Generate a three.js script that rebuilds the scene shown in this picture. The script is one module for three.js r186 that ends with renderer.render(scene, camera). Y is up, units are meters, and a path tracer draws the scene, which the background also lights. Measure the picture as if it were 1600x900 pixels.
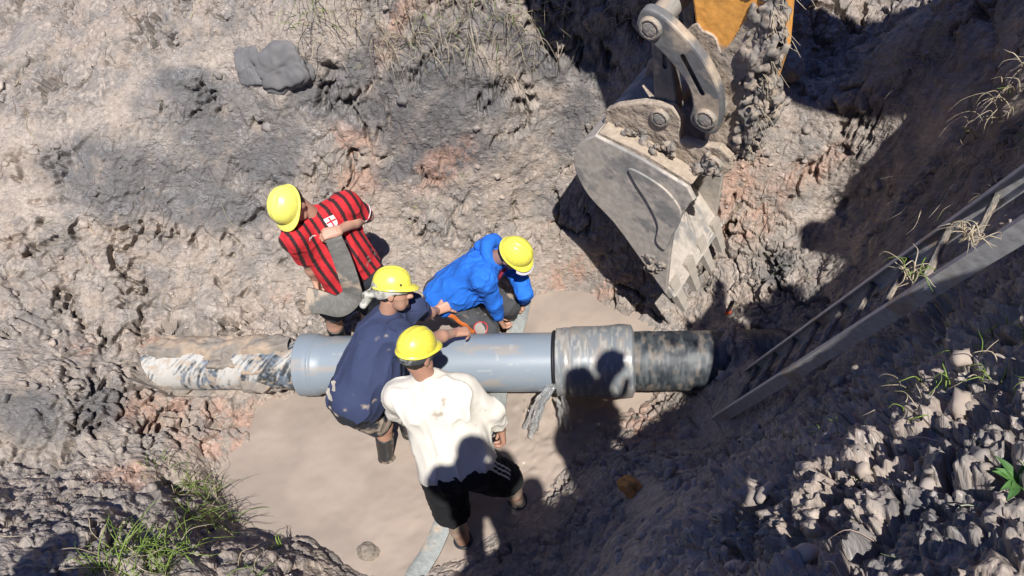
import * as THREE from 'three';
import { mergeGeometries } from 'three/addons/utils/BufferGeometryUtils.js';

// ---------- camera, sky, sun, exposure ----------
const DEG = Math.PI / 180;
const scene = new THREE.Scene();
const camera = new THREE.PerspectiveCamera(40.83, 16 / 9, 0.05, 400);
camera.position.set(0, 5.07, 2.67);
camera.rotation.order = 'YXZ';
camera.rotation.set(-55 * DEG, 0, -5 * DEG);

const renderer = new THREE.WebGLRenderer({ antialias: true });
renderer.toneMapping = THREE.LinearToneMapping;
renderer.toneMappingExposure = 1.32;
renderer.shadowMap.enabled = true;

{ // clear blue midday sky
  const w = 128, h = 64, d = new Float32Array(w * h * 4);
  for (let j = 0; j < h; j++) for (let i = 0; i < w; i++) {
    const e = Math.sin(((j + 0.5) / h - 0.5) * Math.PI);           // -1 below .. 1 zenith
    const t = Math.pow(Math.max(0, e), 0.55), k = (j * w + i) * 4;
    const lo = [0.13, 0.22, 0.41], hi = [0.015, 0.056, 0.23];
    for (let c = 0; c < 3; c++) d[k + c] = e < 0 ? [0.07, 0.06, 0.05][c] : lo[c] + (hi[c] - lo[c]) * t;
    d[k + 3] = 1;
  }
  const sky = new THREE.DataTexture(d, w, h, THREE.RGBAFormat, THREE.FloatType);
  sky.mapping = THREE.EquirectangularReflectionMapping; sky.magFilter = THREE.LinearFilter; sky.needsUpdate = true;
  scene.background = sky; scene.environment = sky;
}
const SUN = new THREE.Vector3(0.067, 0.898, 0.436).normalize();
const sun = new THREE.DirectionalLight(new THREE.Color().setRGB(1.0, 0.965, 0.92), 4.8);
sun.position.copy(SUN).multiplyScalar(25);
sun.castShadow = true; sun.shadow.mapSize.set(4096, 4096);
Object.assign(sun.shadow.camera, { left: -8, right: 8, top: 8, bottom: -8, near: 1, far: 60 });
scene.add(sun, sun.target);

// ---------- random numbers and noise ----------
function rng(seed) { let s = seed >>> 0; return () => { s = (s + 0x6D2B79F5) >>> 0; let t = Math.imul(s ^ (s >>> 15), 1 | s); t = (t + Math.imul(t ^ (t >>> 7), 61 | t)) ^ t; return ((t ^ (t >>> 14)) >>> 0) / 4294967296; }; }
const hsh = (x, y, z) => { let h = Math.imul(x, 374761393) ^ Math.imul(y, 668265263) ^ Math.imul(z, 2147483647 - 58); h = Math.imul(h ^ (h >>> 13), 1274126177); h ^= h >>> 16; return (h >>> 0) / 4294967296; };
const fade = (t) => t * t * (3 - 2 * t), lerp = (a, b, t) => a + (b - a) * t, clamp = (v, a = 0, b = 1) => v < a ? a : v > b ? b : v;
const sstep = (a, b, v) => { const t = clamp((v - a) / (b - a)); return t * t * (3 - 2 * t); };
function n2(x, y, s = 0) { const i = Math.floor(x), j = Math.floor(y), u = fade(x - i), v = fade(y - j); return lerp(lerp(hsh(i, j, s), hsh(i + 1, j, s), u), lerp(hsh(i, j + 1, s), hsh(i + 1, j + 1, s), u), v); }
function n3(x, y, z) {
  const i = Math.floor(x), j = Math.floor(y), k = Math.floor(z), u = fade(x - i), v = fade(y - j), w = fade(z - k);
  const h = (a, b, c) => hsh(i + a, j + b, (k + c) * 131 + 7);
  return lerp(lerp(lerp(h(0, 0, 0), h(1, 0, 0), u), lerp(h(0, 1, 0), h(1, 1, 0), u), v), lerp(lerp(h(0, 0, 1), h(1, 0, 1), u), lerp(h(0, 1, 1), h(1, 1, 1), u), v), w);
}
const fbm2 = (x, y, s = 0, o = 4) => { let a = 0.5, t = 0, n = 0; for (let k = 0; k < o; k++) { t += a * n2(x, y, s + k * 17); n += a; a *= 0.5; x = x * 2.03 + 11.3; y = y * 2.03 - 7.7; } return t / n; };
const fbm3 = (x, y, z, o = 3) => { let a = 0.5, t = 0, n = 0; for (let k = 0; k < o; k++) { t += a * n3(x, y, z); n += a; a *= 0.5; x = x * 2.03 + 5.1; y = y * 2.03; z = z * 2.03 - 3.3; } return t / n; };
const wo = [0, 0, 0, 0, 0, 0, 0];
function worley(x, y, s) {           // wo = [nearest, second nearest, id]
  const i = Math.floor(x), j = Math.floor(y); let a = 9, b = 9, id = 0;
  for (let dj = -1; dj < 2; dj++) for (let di = -1; di < 2; di++) {
    const h = hsh(i + di, j + dj, s), g = hsh(i + di, j + dj, s + 91), dx = i + di + h - x, dy = j + dj + g - y, d = dx * dx + dy * dy;
    if (d < a) { b = a; a = d; id = h; } else if (d < b) b = d;
  }
  wo[0] = Math.sqrt(a); wo[1] = Math.sqrt(b); wo[2] = id; return wo;
}

function worley3(x, y, z, s) {
  const i = Math.floor(x), j = Math.floor(y), k = Math.floor(z); let a = 9, b = 9, id = 0;
  for (let dk = -1; dk < 2; dk++) for (let dj = -1; dj < 2; dj++) for (let di = -1; di < 2; di++) {
    const h = hsh(i + di, j + dj, (k + dk) * 71 + s), dx = i + di + h - x, dy = j + dj + ((h * 7919) % 1) - y, dz = k + dk + ((h * 3571) % 1) - z, d = dx * dx + dy * dy + dz * dz;
    if (d < a) { b = a; a = d; id = h; wo[3] = dx; wo[4] = dy; wo[5] = dz; } else if (d < b) b = d;
  }
  wo[0] = Math.sqrt(a); wo[1] = Math.sqrt(b); wo[2] = (id * 557) % 1;
  wo[6] = wo[3] * (((id * 1543) % 1) - 0.5) + wo[4] * (((id * 2837) % 1) - 0.5) + wo[5] * (((id * 4211) % 1) - 0.5); return wo;
}

// ---------- helpers for objects ----------
const taken = {};
function numbered(n) { if (!(n in taken)) { taken[n] = 0; return n; } taken[n]++; return `${n}_${String(taken[n]).padStart(3, '0')}`; }
function shade(o) { o.traverse((c) => { if (c.isMesh) { c.castShadow = true; c.receiveShadow = true; } }); return o; }
function mesh(name, geo, mat, parent) { const m = new THREE.Mesh(geo, mat); m.name = parent ? name : numbered(name); m.castShadow = m.receiveShadow = true; (parent || scene).add(m); return m; }
function tag(o, label, category, group, kind) { o.userData.label = label; if (category) o.userData.category = category; if (group) o.userData.group = group; if (kind) o.userData.kind = kind; return o; }
function group(name, label, category, grp) { const g = new THREE.Group(); g.name = numbered(name); scene.add(g); return tag(g, label, category, grp); }
const V = (x, y, z) => new THREE.Vector3(x, y, z);
const VA = (a) => new THREE.Vector3(a[0], a[1], a[2]);
const std = (r, g, b, rough = 0.9, o = {}) => new THREE.MeshStandardMaterial({ color: new THREE.Color().setRGB(r, g, b), roughness: rough, ...o });
function geoFrom(pos, idx, col, uv) {
  const g = new THREE.BufferGeometry();
  g.setAttribute('position', new THREE.BufferAttribute(pos instanceof Float32Array ? pos : new Float32Array(pos), 3));
  if (uv) g.setAttribute('uv', new THREE.BufferAttribute(uv instanceof Float32Array ? uv : new Float32Array(uv), 2));
  if (col) g.setAttribute('color', new THREE.BufferAttribute(col instanceof Float32Array ? col : new Float32Array(col), 3));
  g.setIndex(new THREE.BufferAttribute(idx instanceof Uint32Array ? idx : new Uint32Array(idx), 1));
  g.computeVertexNormals(); return g;
}
// grid of (nu+1)x(nv+1) points; f(u,v) gives [x,y,z], c(u,v,p) gives a linear colour
function gridGeo(nu, nv, f, c, closedU = false) {
  const pos = [], col = c ? [] : null, idx = [], uv = [];
  const W = closedU ? nu : nu + 1;
  for (let j = 0; j <= nv; j++) for (let i = 0; i < W; i++) { const p = f(i / nu, j / nv); pos.push(p[0], p[1], p[2]); uv.push(i / nu, j / nv); if (c) col.push(...c(i / nu, j / nv, p)); }
  for (let j = 0; j < nv; j++) for (let i = 0; i < nu; i++) { const a = j * W + i, b = j * W + (i + 1) % W, d = a + W, e = b + W; idx.push(a, b, d, b, e, d); }
  return geoFrom(pos, idx, col, uv);
}
const plain = (g) => { const o = new THREE.BufferGeometry(); const q = g.index ? g.toNonIndexed() : g; o.setAttribute('position', q.attributes.position); o.setAttribute('normal', q.attributes.normal); return o; };
function tube(pts, radii, seg = 8, closed = true) {
  const c = new THREE.CatmullRomCurve3(pts.map((p) => p.isVector3 ? p : VA(p))), n = Math.max(2, (pts.length - 1) * 4);
  const fr = c.computeFrenetFrames(n, false), pos = [], idx = [], uv = [];
  for (let j = 0; j <= n; j++) {
    const p = c.getPoint(j / n), t = j / n * (radii.length - 1), k = Math.min(radii.length - 2, Math.floor(t)), r = radii.length > 1 ? lerp(radii[k], radii[k + 1], t - k) : radii[0];
    for (let i = 0; i < seg; i++) { const a = i / seg * 2 * Math.PI, q = p.clone().addScaledVector(fr.normals[j], r * Math.cos(a)).addScaledVector(fr.binormals[j], r * Math.sin(a)); pos.push(q.x, q.y, q.z); uv.push(i / seg, j / n); }
  }
  for (let j = 0; j < n; j++) for (let i = 0; i < seg; i++) { const a = j * seg + i, b = j * seg + (i + 1) % seg; idx.push(a, b, a + seg, b, b + seg, a + seg); }
  if (closed) for (const [j, s] of [[0, 1], [n, -1]]) { const o = pos.length / 3, p = c.getPoint(j / n); pos.push(p.x, p.y, p.z); uv.push(0, 0); for (let i = 0; i < seg; i++) { const a = j * seg + i, b = j * seg + (i + 1) % seg; idx.push(...(s > 0 ? [o, b, a] : [o, a, b])); } }
  return geoFrom(pos, idx, null, uv);
}
// small tiling texture; f(u,v) -> linear rgb or a single value
function tex(n, f, srgb = true) {
  const d = new Uint8Array(n * n * 4);
  for (let j = 0; j < n; j++) for (let i = 0; i < n; i++) {
    const c = f(i / n, j / n), k = (j * n + i) * 4;
    for (let q = 0; q < 3; q++) { let v = Array.isArray(c) ? c[q] : c; v = clamp(v); if (srgb) v = v < 0.0031308 ? v * 12.92 : 1.055 * Math.pow(v, 1 / 2.4) - 0.055; d[k + q] = Math.round(v * 255); }
    d[k + 3] = 255;
  }
  const t = new THREE.DataTexture(d, n, n); t.wrapS = t.wrapT = THREE.RepeatWrapping; t.magFilter = THREE.LinearFilter; t.minFilter = THREE.LinearMipmapLinearFilter; t.generateMipmaps = true;
  if (srgb) t.colorSpace = THREE.SRGBColorSpace; t.needsUpdate = true; return t;
}
// tiling noise: period p cells
function tn(u, v, p, s) { const x = u * p, y = v * p, i = Math.floor(x), j = Math.floor(y), a = fade(x - i), b = fade(y - j), m = (q) => ((q % p) + p) % p; return lerp(lerp(hsh(m(i), m(j), s), hsh(m(i + 1), m(j), s), a), lerp(hsh(m(i), m(j + 1), s), hsh(m(i + 1), m(j + 1), s), a), b); }
const tfbm = (u, v, p, s, o = 4) => { let a = 0.5, t = 0, n = 0; for (let k = 0; k < o; k++) { t += a * tn(u, v, p, s + k); n += a; a *= 0.55; p *= 2; } return t / n; };
const mix3 = (a, b, t) => [lerp(a[0], b[0], t), lerp(a[1], b[1], t), lerp(a[2], b[2], t)];

// ---------- ground ----------
const CTRL = [[-1.52,-0.32,0.51],[-1.05,-0.32,0.74],[-1.76,-0.25,0.32],[-0.58,-0.35,0.28],[0.14,-0.3,0.27],[0.51,-0.28,-0.76],[0.29,-0.25,-0.67],[-0.82,-0.35,-0.0],[-1.22,-0.3,0.83],[-0.46,-0.3,-0.45],[-2.17,-0.1,0.53],[-1.96,-0.1,0.21],[-1.66,-0.1,-0.09],[-2.06,-0.08,0.8],[-1.34,-0.09,1.06],[-0.07,-0.1,-0.74],[0.98,-0.06,-0.57],[0.8,-0.06,0.24],[0.45,-0.06,0.46],[0.05,-0.08,0.79],[-1.08,-0.1,1.2],[-2.25,0.26,-0.42],[-1.74,0.22,-0.47],[-2.29,0.02,-0.11],[-1.88,-0.03,-0.13],[-2.76,0.34,-0.18],[-2.95,0.45,-0.17],[-3.19,0.6,-0.52],[-3.58,0.8,-0.7],[-3.38,0.75,0.05],[-3.02,0.55,0.22],[-3.6,1.1,-1.34],[-2.63,0.45,-0.85],[-1.96,0.3,-0.88],[-1.64,0.14,-0.72],[-2.35,0.08,0.26],[-2.65,0.35,0.39],[-3.16,0.45,0.52],[-1.01,0.1,-0.92],[-1.26,0.05,-0.67],[-0.52,-0.03,-0.77],[-1.44,0.45,-1.02],[-0.93,0.6,-1.28],[-0.42,0.75,-1.28],[0.3,0.5,-1.23],[-1.86,0.8,-1.41],[-2.27,1.05,-1.54],[-2.68,1.22,-1.59],[-3.08,1.1,-1.46],[-2.16,1.5,-1.92],[-1.39,1.75,-1.88],[-0.49,1.85,-1.66],[0.1,1.85,-1.58],[-3.19,1.5,-2.35],[-3.68,1.35,-2.08],[-3.85,1.55,-3.01],[-1.62,1.85,-2.25],[0.16,2.0,-1.77],[0.98,2.0,-1.65],[-1.52,1.2,-1.63],[-0.78,1.42,-1.63],[-0.84,1.08,-1.54],[0.12,1.4,-1.53],[0.08,0.95,-1.36],[0.79,1.5,-1.53],[0.52,0.25,-0.96],[0.75,0.05,-0.76],[1.24,0.22,-0.77],[1.62,0.3,-0.38],[1.69,0.65,-0.94],[2.08,0.95,-0.93],[2.28,1.05,-0.93],[2.03,0.65,-0.48],[1.39,0.15,-0.28],[1.76,0.5,-0.18],[2.27,1.15,-1.76],[2.52,1.5,-1.43],[2.53,1.9,-1.24],[1.86,1.8,-1.67],[2.75,2.2,-1.11],[2.5,1.25,-0.49],[2.18,1.1,-0.02],[1.95,0.95,0.24],[1.69,0.4,0.17],[1.3,0.28,0.26],[2.41,2.0,-0.05],[2.41,2.3,-0.06],[2.46,2.5,0.03],[2.67,2.5,-0.42],[2.39,2.4,0.3],[1.03,0.25,0.51],[1.45,2.4,1.29],[1.32,2.0,1.3],[1.25,1.3,1.09],[1.16,0.6,0.81],[1.6,2.65,1.26],[1.66,2.95,1.31],[1.38,3.1,1.76],[1.08,2.88,1.83],[1.06,3.12,2.1],[1.04,3.3,2.3],[0.84,2.72,1.84],[0.8,1.6,1.44],[0.67,0.6,0.93],[0.51,0.3,0.84],[0.28,0.3,1.07],[0.49,1.4,1.62],[0.54,2.45,2.04],[0.74,3.05,2.18],[-0.14,0.0,1.1],[0.21,0.65,1.54],[-0.57,-0.05,1.26],[-2.03,0.9,1.28],[-1.91,0.35,1.06],[-1.51,0.3,1.21],[-2.44,0.6,0.85],[-2.66,0.85,1.0],[-2.95,1.0,0.95],[-2.54,1.4,1.5],[-2.17,0.3,0.81],[-6.0,2.0,-6.0],[0.0,2.2,-7.0],[6.0,2.6,-6.0],[6.5,3.0,0.0],[5.0,3.4,2.5],[3.0,3.4,3.0],[1.2,3.4,2.6],[0.0,3.3,2.85],[-1.0,2.9,2.9],[-2.0,2.0,2.85],[-3.2,1.8,2.9],[-6.5,2.3,2.0],[-6.5,1.8,-2.0],[0.0,3.5,5.0],[6.0,3.5,6.0],[-6.0,3.0,6.0],[-3.0,2.1,-4.5],[3.0,2.4,-4.0],[0.0,0.45,1.62],[0.0,1.5,1.98],[0.05,2.4,2.3],[-1.0,0.4,1.65],[-1.0,1.0,2.1],[-1.0,1.7,2.5],[0.7,2.4,2.0],[0.9,3.1,2.3],[3.2,3.3,1.8],[3.6,2.9,0.0],[-2.0,1.25,2.1],[1.6,3.3,2.2],[1.42,0.66,0.14],[1.3,0.52,0.32]];
const DARK = [[1.0,2.05,0.06,0.11],[0.86,2.1,0.05,0.09],[-3.02,-1.52,0.37,0.15],[-2.58,-1.47,0.48,0.15],[-2.09,-1.69,0.37,0.14],[-2.21,-1.91,0.2,0.06],[-1.71,-1.56,0.39,0.15],[-0.54,-1.56,0.4,0.06],[-0.34,-1.47,0.4,0.06],[-0.93,-1.74,0.19,0.05],[0.35,-1.63,0.31,0.06],[-2.33,-1.33,0.65,0.1],[0.77,-1.22,0.18,0.07],[-3.24,0.19,0.17,0.16],[-2.85,0.08,0.12,0.16],[-2.05,-1.83,0.28,0.09],[-2.74,-1.36,0.43,0.13],[-0.28,-1.36,0.42,0.05],[-1.24,-1.7,0.27,0.08],[1.9,-0.47,0.1,0.1],[-0.85,-1.62,0.33,0.05],[0.56,-1.49,0.18,0.09],[-0.67,-1.42,0.29,0.05]];
const RED = [[-1.06,-1.52,0.16,0.07],[-1.12,-1.42,0.16,0.06],[-2.65,-0.4,0.26,0.1],[-1.84,-0.03,0.27,0.11],[-2.17,0.26,0.29,0.12],[-2.01,0.07,0.26,0.14],[-2.59,0.58,0.16,0.11],[0.41,-0.89,0.25,0.06],[0.75,-0.77,0.24,0.06],[1.68,-1.04,0.17,0.12],[1.85,-0.88,0.16,0.11],[1.51,-0.94,0.18,0.1],[2.13,-0.95,0.16,0.06],[-0.61,-1.74,0.22,0.05],[-2.55,0.1,0.2,0.13],[-1.78,-0.82,0.08,0.05],[-2.4,-0.0,0.24,0.14],[1.28,-1.07,0.14,0.08],[-3.05,-0.33,0.14,0.1],[-0.44,-1.34,0.33,0.05],[0.81,0.39,0.22,0.27]];
const SMOOTH = [[-2.13,-0.69,0.11,0.05],[-2.47,-0.66,0.06,0.05],[-1.71,-0.7,0.09,0.05],[-3.63,-1.73,0.29,0.09],[-3.34,-1.71,0.29,0.07],[-3.1,-1.72,0.25,0.06],[-2.84,-1.77,0.24,0.06],[-2.59,-1.85,0.23,0.05],[-2.34,-1.95,0.23,0.05],[-2.1,-2.0,0.23,0.06],[-1.81,-2.03,0.31,0.07],[-1.48,-1.98,0.28,0.07],[-1.21,-1.87,0.22,0.08],[-1.04,-1.92,0.27,0.06],[-0.98,-1.8,0.11,0.05],[-1.48,-1.82,0.19,0.05],[-1.75,-1.94,0.11,0.06],[-0.57,-1.51,0.23,0.05],[-2.43,-1.58,0.4,0.07],[-2.1,-1.65,0.28,0.06],[-1.65,-1.56,0.29,0.08],[-2.31,-1.39,0.27,0.06],[2.17,-0.77,0.11,0.09],[2.29,-0.82,0.08,0.06],[2.49,-1.14,0.09,0.09],[1.22,0.62,0.11,0.14],[0.61,1.18,0.09,0.19],[0.98,2.06,0.05,0.09],[-3.44,-1.35,0.26,0.05],[-3.24,-1.24,0.21,0.05],[-3.61,-2.58,0.23,0.13],[0.42,-0.94,0.24,0.08],[-0.99,-1.02,0.3,0.13],[-1.46,-0.92,0.18,0.1]];
// thin-plate surface through the surveyed heights [x, y, z]
const TPS = (() => {
  const n = CTRL.length, N = n + 3, A = Array.from({ length: N }, () => new Float64Array(N + 1));
  const phi = (r2) => 0.5 * r2 * Math.log(r2 + 1e-12);
  for (let i = 0; i < n; i++) {
    for (let j = 0; j < n; j++) A[i][j] = phi((CTRL[i][0] - CTRL[j][0]) ** 2 + (CTRL[i][2] - CTRL[j][2]) ** 2) + (i === j ? 0.004 : 0);
    A[i][n] = A[n][i] = 1; A[i][n + 1] = A[n + 1][i] = CTRL[i][0]; A[i][n + 2] = A[n + 2][i] = CTRL[i][2]; A[i][N] = CTRL[i][1];
  }
  for (let c = 0; c < N; c++) {
    let p = c; for (let r = c + 1; r < N; r++) if (Math.abs(A[r][c]) > Math.abs(A[p][c])) p = r;
    [A[c], A[p]] = [A[p], A[c]];
    for (let r = 0; r < N; r++) if (r !== c && A[r][c]) { const f = A[r][c] / A[c][c]; for (let k = c; k <= N; k++) A[r][k] -= f * A[c][k]; }
  }
  const w = A.map((r, i) => r[N] / r[i]);
  return (x, z) => { let t = w[n] + w[n + 1] * x + w[n + 2] * z; for (let i = 0; i < n; i++) t += w[i] * phi((x - CTRL[i][0]) ** 2 + (z - CTRL[i][2]) ** 2); return t; };
})();
const GX0 = -7.2, GZ0 = -7.2, GS = 0.08, GN = 180, base0 = new Float32Array(GN * GN);
for (let j = 0; j < GN; j++) for (let i = 0; i < GN; i++) base0[j * GN + i] = TPS(GX0 + i * GS, GZ0 + j * GS);
const cub = (a, b, c, d, t) => b + 0.5 * t * (c - a + t * (2 * a - 5 * b + 4 * c - d + t * (3 * (b - c) + d - a)));
function baseH(x, z) {
  const far = sstep(5.2, 6.6, Math.max(Math.abs(x), Math.abs(z)));
  if (far >= 1) return 2.6;
  const fx = (x - GX0) / GS, fz = (z - GZ0) / GS, i = clamp(Math.floor(fx), 1, GN - 3), j = clamp(Math.floor(fz), 1, GN - 3), u = fx - i, v = fz - j;
  const row = (k) => { const o = (j + k) * GN + i; return cub(base0[o - 1], base0[o], base0[o + 1], base0[o + 2], u); };
  return lerp(cub(row(-1), row(0), row(1), row(2), v), 2.6, far);
}
function patchMask(list, x, z, wob) {
  let m = 0;
  for (const [cx, cz, rx, rz] of list) { const dx = (x - cx) / rx, dz = (z - cz) / rz, d = dx * dx + dz * dz; if (d < 4) { const v = 1 - sstep(0.35, 1.5, Math.sqrt(d) + wob); if (v > m) m = v; } }
  return m;
}
const PIPE_A = V(-2.909, 0.10, -0.394), PIPE_B = V(1.267, 0.38, 0.128);
// lumps of the ground, pushed out along the slope's normal; G.* are filled for the colour
const G = { smooth: 0, dark: 0, red: 0, wet: 0, h: 0, nx: 0, ny: 1, nz: 0 };
function relief(x, z) {
  const h = baseH(x, z), e = 0.03, gx = (baseH(x + e, z) - h) / e, gz = (baseH(x, z + e) - h) / e, l = Math.hypot(gx, 1, gz);
  G.h = h; G.nx = -gx / l; G.ny = 1 / l; G.nz = -gz / l;
  const wob = (fbm3(x * 4.2, h * 4.2, z * 4.2, 4) - 0.5) * 2.2;
  G.smooth = patchMask(SMOOTH, x, z, wob * 0.4 - 0.2); G.dark = patchMask(DARK, x, z, wob * 0.7 - 0.15); G.red = patchMask(RED, x, z, wob);
  G.wet = 1 - sstep(-0.12, 0.02, h);
  if (Math.abs(x) > 4.6 || z < -4 || z > 3) return 0.05 * (n2(x * 2, z * 2, 4) - 0.5);
  let amp = lerp(1, 0.13, G.smooth) * lerp(1, 0.4, G.wet) * lerp(1, 0.75, G.dark);
  const calm = sstep(0.42, 0.62, fbm3(x * 1.7 + 3, h * 1.7, z * 1.7, 3)); amp *= lerp(1.0, 0.42, calm) * 0.78;
  const q1 = fbm3(x * 7, h * 7, z * 7 + 40, 2) - 0.5, q2 = fbm3(x * 7 + 20, h * 7, z * 7, 2) - 0.5, wx = x + 0.07 * q1, wy = h + 0.07 * q2, wz = z + 0.07 * (q1 - q2);
  let d = (fbm3(x * 2.1, h * 2.1, z * 2.1, 3) - 0.5) * 0.10;
  // packed clay breaks into tilted, sharp-edged faces; wo[6] is the tilt of a face, wo[1]-wo[0] the distance to its edge
  const chunk = (f, s, hgt, tilt, gap) => { worley3(wx * f, wy * f, wz * f, s); const e = wo[1] - wo[0]; return (wo[2] - 0.5) * hgt * sstep(0.0, 0.16, e) + wo[6] * tilt + (0.5 - wo[0]) * hgt * 0.26 - gap * (1 - sstep(0, 0.1, e)); };
  const f1 = fbm3(x * 3.1 + 50, h * 3.1, z * 3.1, 3), f2 = fbm3(x * 4.3, h * 4.3 + 50, z * 4.3, 3);
  d += amp * (chunk(4.3, 3, 0.055, 0.085, 0.05 * sstep(0.46, 0.6, f1)) + chunk(10.5, 8, 0.034, 0.05, 0.03 * sstep(0.45, 0.6, f2)) + chunk(25, 15, 0.017, 0.026, 0.008) * sstep(0.36, 0.52, f1 * 0.5 + f2 * 0.5));
  const rid = 1 - Math.abs(2 * fbm3(wx * 5.6, wy * 5.6, wz * 5.6, 3) - 1);
  d -= sstep(0.92, 0.975, rid) * sstep(0.53, 0.62, f2) * 0.12 * (0.3 + 0.7 * amp) * (1 - G.smooth);
  d += (0.25 + 0.75 * amp) * (fbm3(x * 58, h * 58, z * 58, 2) - 0.5) * 0.019;
  const near = sstep(1.2, 2.2, h) * sstep(0.3, 1.0, z) * sstep(0.1, 0.7, x);          // the loose spoil on the near bank
  if (near > 0) d += near * (chunk(7, 61, 0.062, 0.05, 0.025) + chunk(17, 66, 0.03, 0.03, 0.012) + chunk(36, 69, 0.016, 0.02, 0.004) + (fbm3(x * 14, h * 14, z * 14, 4) - 0.5) * 0.11);
  // drag marks of the bucket in the scraped clay and along the smooth berm
  d += 0.008 * Math.max(G.smooth, G.dark) * (n3((x * 0.8 + z * 0.6) * 55, h * 9, (x * -0.6 + z * 0.8) * 4) - 0.5);
  return d;
}
function groundPoint(x, z) {
  let d = relief(x, z), px = x + G.nx * d, py = G.h + G.ny * d, pz = z + G.nz * d;
  // the trench is dug clear of the pipe
  const t = clamp((px - PIPE_A.x) / (PIPE_B.x - PIPE_A.x), 0, 1), ax = lerp(PIPE_A.z, PIPE_B.z, t), ay = lerp(PIPE_A.y, PIPE_B.y, t), off = Math.abs(pz - ax);
  if (px > -2.75 && px < 1.35 && off < 0.5) { const c = ay - 0.12 + Math.max(0, off - 0.2) * 2.2 + (px < -1.5 && pz < ax ? 0.16 : 0) + (px > 0.95 ? (px - 0.95) * 1.7 : 0) + (px < -2.55 ? (-2.55 - px) * 1.5 : 0); if (py > c) py = lerp(py, c, 0.9); }
  return [px, py, pz];
}
const ground = (x, z) => groundPoint(x, z)[1];
const soil = { tan: [0.372, 0.306, 0.252], pale: [0.43, 0.362, 0.302], grey: [0.13, 0.128, 0.13], mid: [0.28, 0.247, 0.218], red: [0.43, 0.262, 0.19] };
function soilColour(x, y, z) {
  const a = fbm3(x * 3.4, y * 3.4, z * 3.4, 4), b = fbm3(x * 13, y * 13, z * 13, 3), c = fbm3(x * 48, y * 48, z * 48, 2);
  let k = mix3(soil.tan, soil.mid, sstep(0.4, 0.58, a * 0.5 + b * 0.5));
  k = mix3(k, soil.pale, sstep(0.53, 0.66, b * 0.7 + c * 0.3) * 0.7);
  k = mix3(k, soil.pale, G.smooth * 0.6 * (1 - G.dark));
  k = mix3(k, soil.grey, G.dark * sstep(0.29, 0.49, b * 0.5 + a * 0.3 + c * 0.2 + 0.04) * 0.85);
  k = mix3(k, soil.grey, sstep(0.55, 0.66, fbm3(x * 6 + 9, y * 6, z * 6, 4) * 0.75 + c * 0.25) * 0.45);
  k = mix3(k, soil.red, G.red * sstep(0.38, 0.55, b * 0.7 + c * 0.3) * 0.7);
  const v = 0.8 + 0.5 * c; return [k[0] * v, k[1] * v, k[2] * v];
}
function axisPts(lo, hi, step, dense) {
  const out = []; let e = 0.3; const lowOut = []; for (let p = lo - 0.15; p > -70; p -= e, e *= 1.35) lowOut.unshift(p); out.push(-70, ...lowOut);
  for (let p = lo; p < hi; p += (p > dense[0] && p < dense[1]) ? step * dense[2] : step) out.push(p);
  e = 0.3; for (let p = hi + 0.15; p < 70; p += e, e *= 1.35) out.push(p); out.push(70); return out;
}
const QUICK = 1;
{
  const xs = axisPts(-4.3, 3.5, 0.0082 * QUICK, [0.6, 2.2, 0.62]), zs = axisPts(-3.6, 2.6, 0.0082 * QUICK, [1.0, 2.35, 0.62]);
  const nx = xs.length, nz = zs.length, pos = new Float32Array(nx * nz * 3), col = new Float32Array(nx * nz * 3), uv = new Float32Array(nx * nz * 2), idx = new Uint32Array((nx - 1) * (nz - 1) * 6);
  let k = 0;
  for (let j = 0; j < nz; j++) for (let i = 0; i < nx; i++, k++) {
    const x = xs[i], z = zs[j], p = groundPoint(x, z), c = soilColour(p[0], p[1], p[2]);
    pos.set(p, k * 3); col.set(c, k * 3); uv[k * 2] = (p[0] + (x > 1.2 ? G.h * 0.5 : 0)) * 1.7; uv[k * 2 + 1] = (z + G.h * lerp(-0.8, 0.8, sstep(-0.4, 0.6, z))) * 1.7;
  }
  k = 0; for (let j = 0; j < nz - 1; j++) for (let i = 0; i < nx - 1; i++) { const a = j * nx + i, c = a + nx; idx[k++] = a; idx[k++] = c; idx[k++] = a + 1; idx[k++] = a + 1; idx[k++] = c; idx[k++] = c + 1; }
  const bump = tex(512, (u, v) => 0.5 * tfbm(u, v, 24, 3, 4) + 0.5 * Math.abs(2 * tfbm(u, v, 12, 40, 4) - 1), false);
  const rough = tex(256, (u, v) => { const a = tfbm(u, v, 6, 9, 4); return lerp(0.5, 0.98, sstep(0.35, 0.6, a)); }, false);
  const grain = tex(1024, (u, v) => { const a = tfbm(u, v, 40, 71, 4), b = tn(u, v, 300, 90), c = tfbm(u, v, 16, 95, 4); return clamp(0.55 + 0.42 * a + 0.2 * b - 0.3 * sstep(0.55, 0.62, c) * sstep(0.5, 0.7, b)); }, false); grain.colorSpace = THREE.NoColorSpace;
  const m = new THREE.MeshStandardMaterial({ vertexColors: true, map: grain, roughness: 1, roughnessMap: rough, bumpMap: bump, bumpScale: 0.02 });
  const g = mesh('ground', geoFrom(pos, idx, col, uv), m); g.userData.kind = 'structure';
  tag(g, 'churned brown and grey mud of the excavated trench and its banks', 'ground');
  console.log('ground', nx, nz, nx * nz * 2);
}
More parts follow.
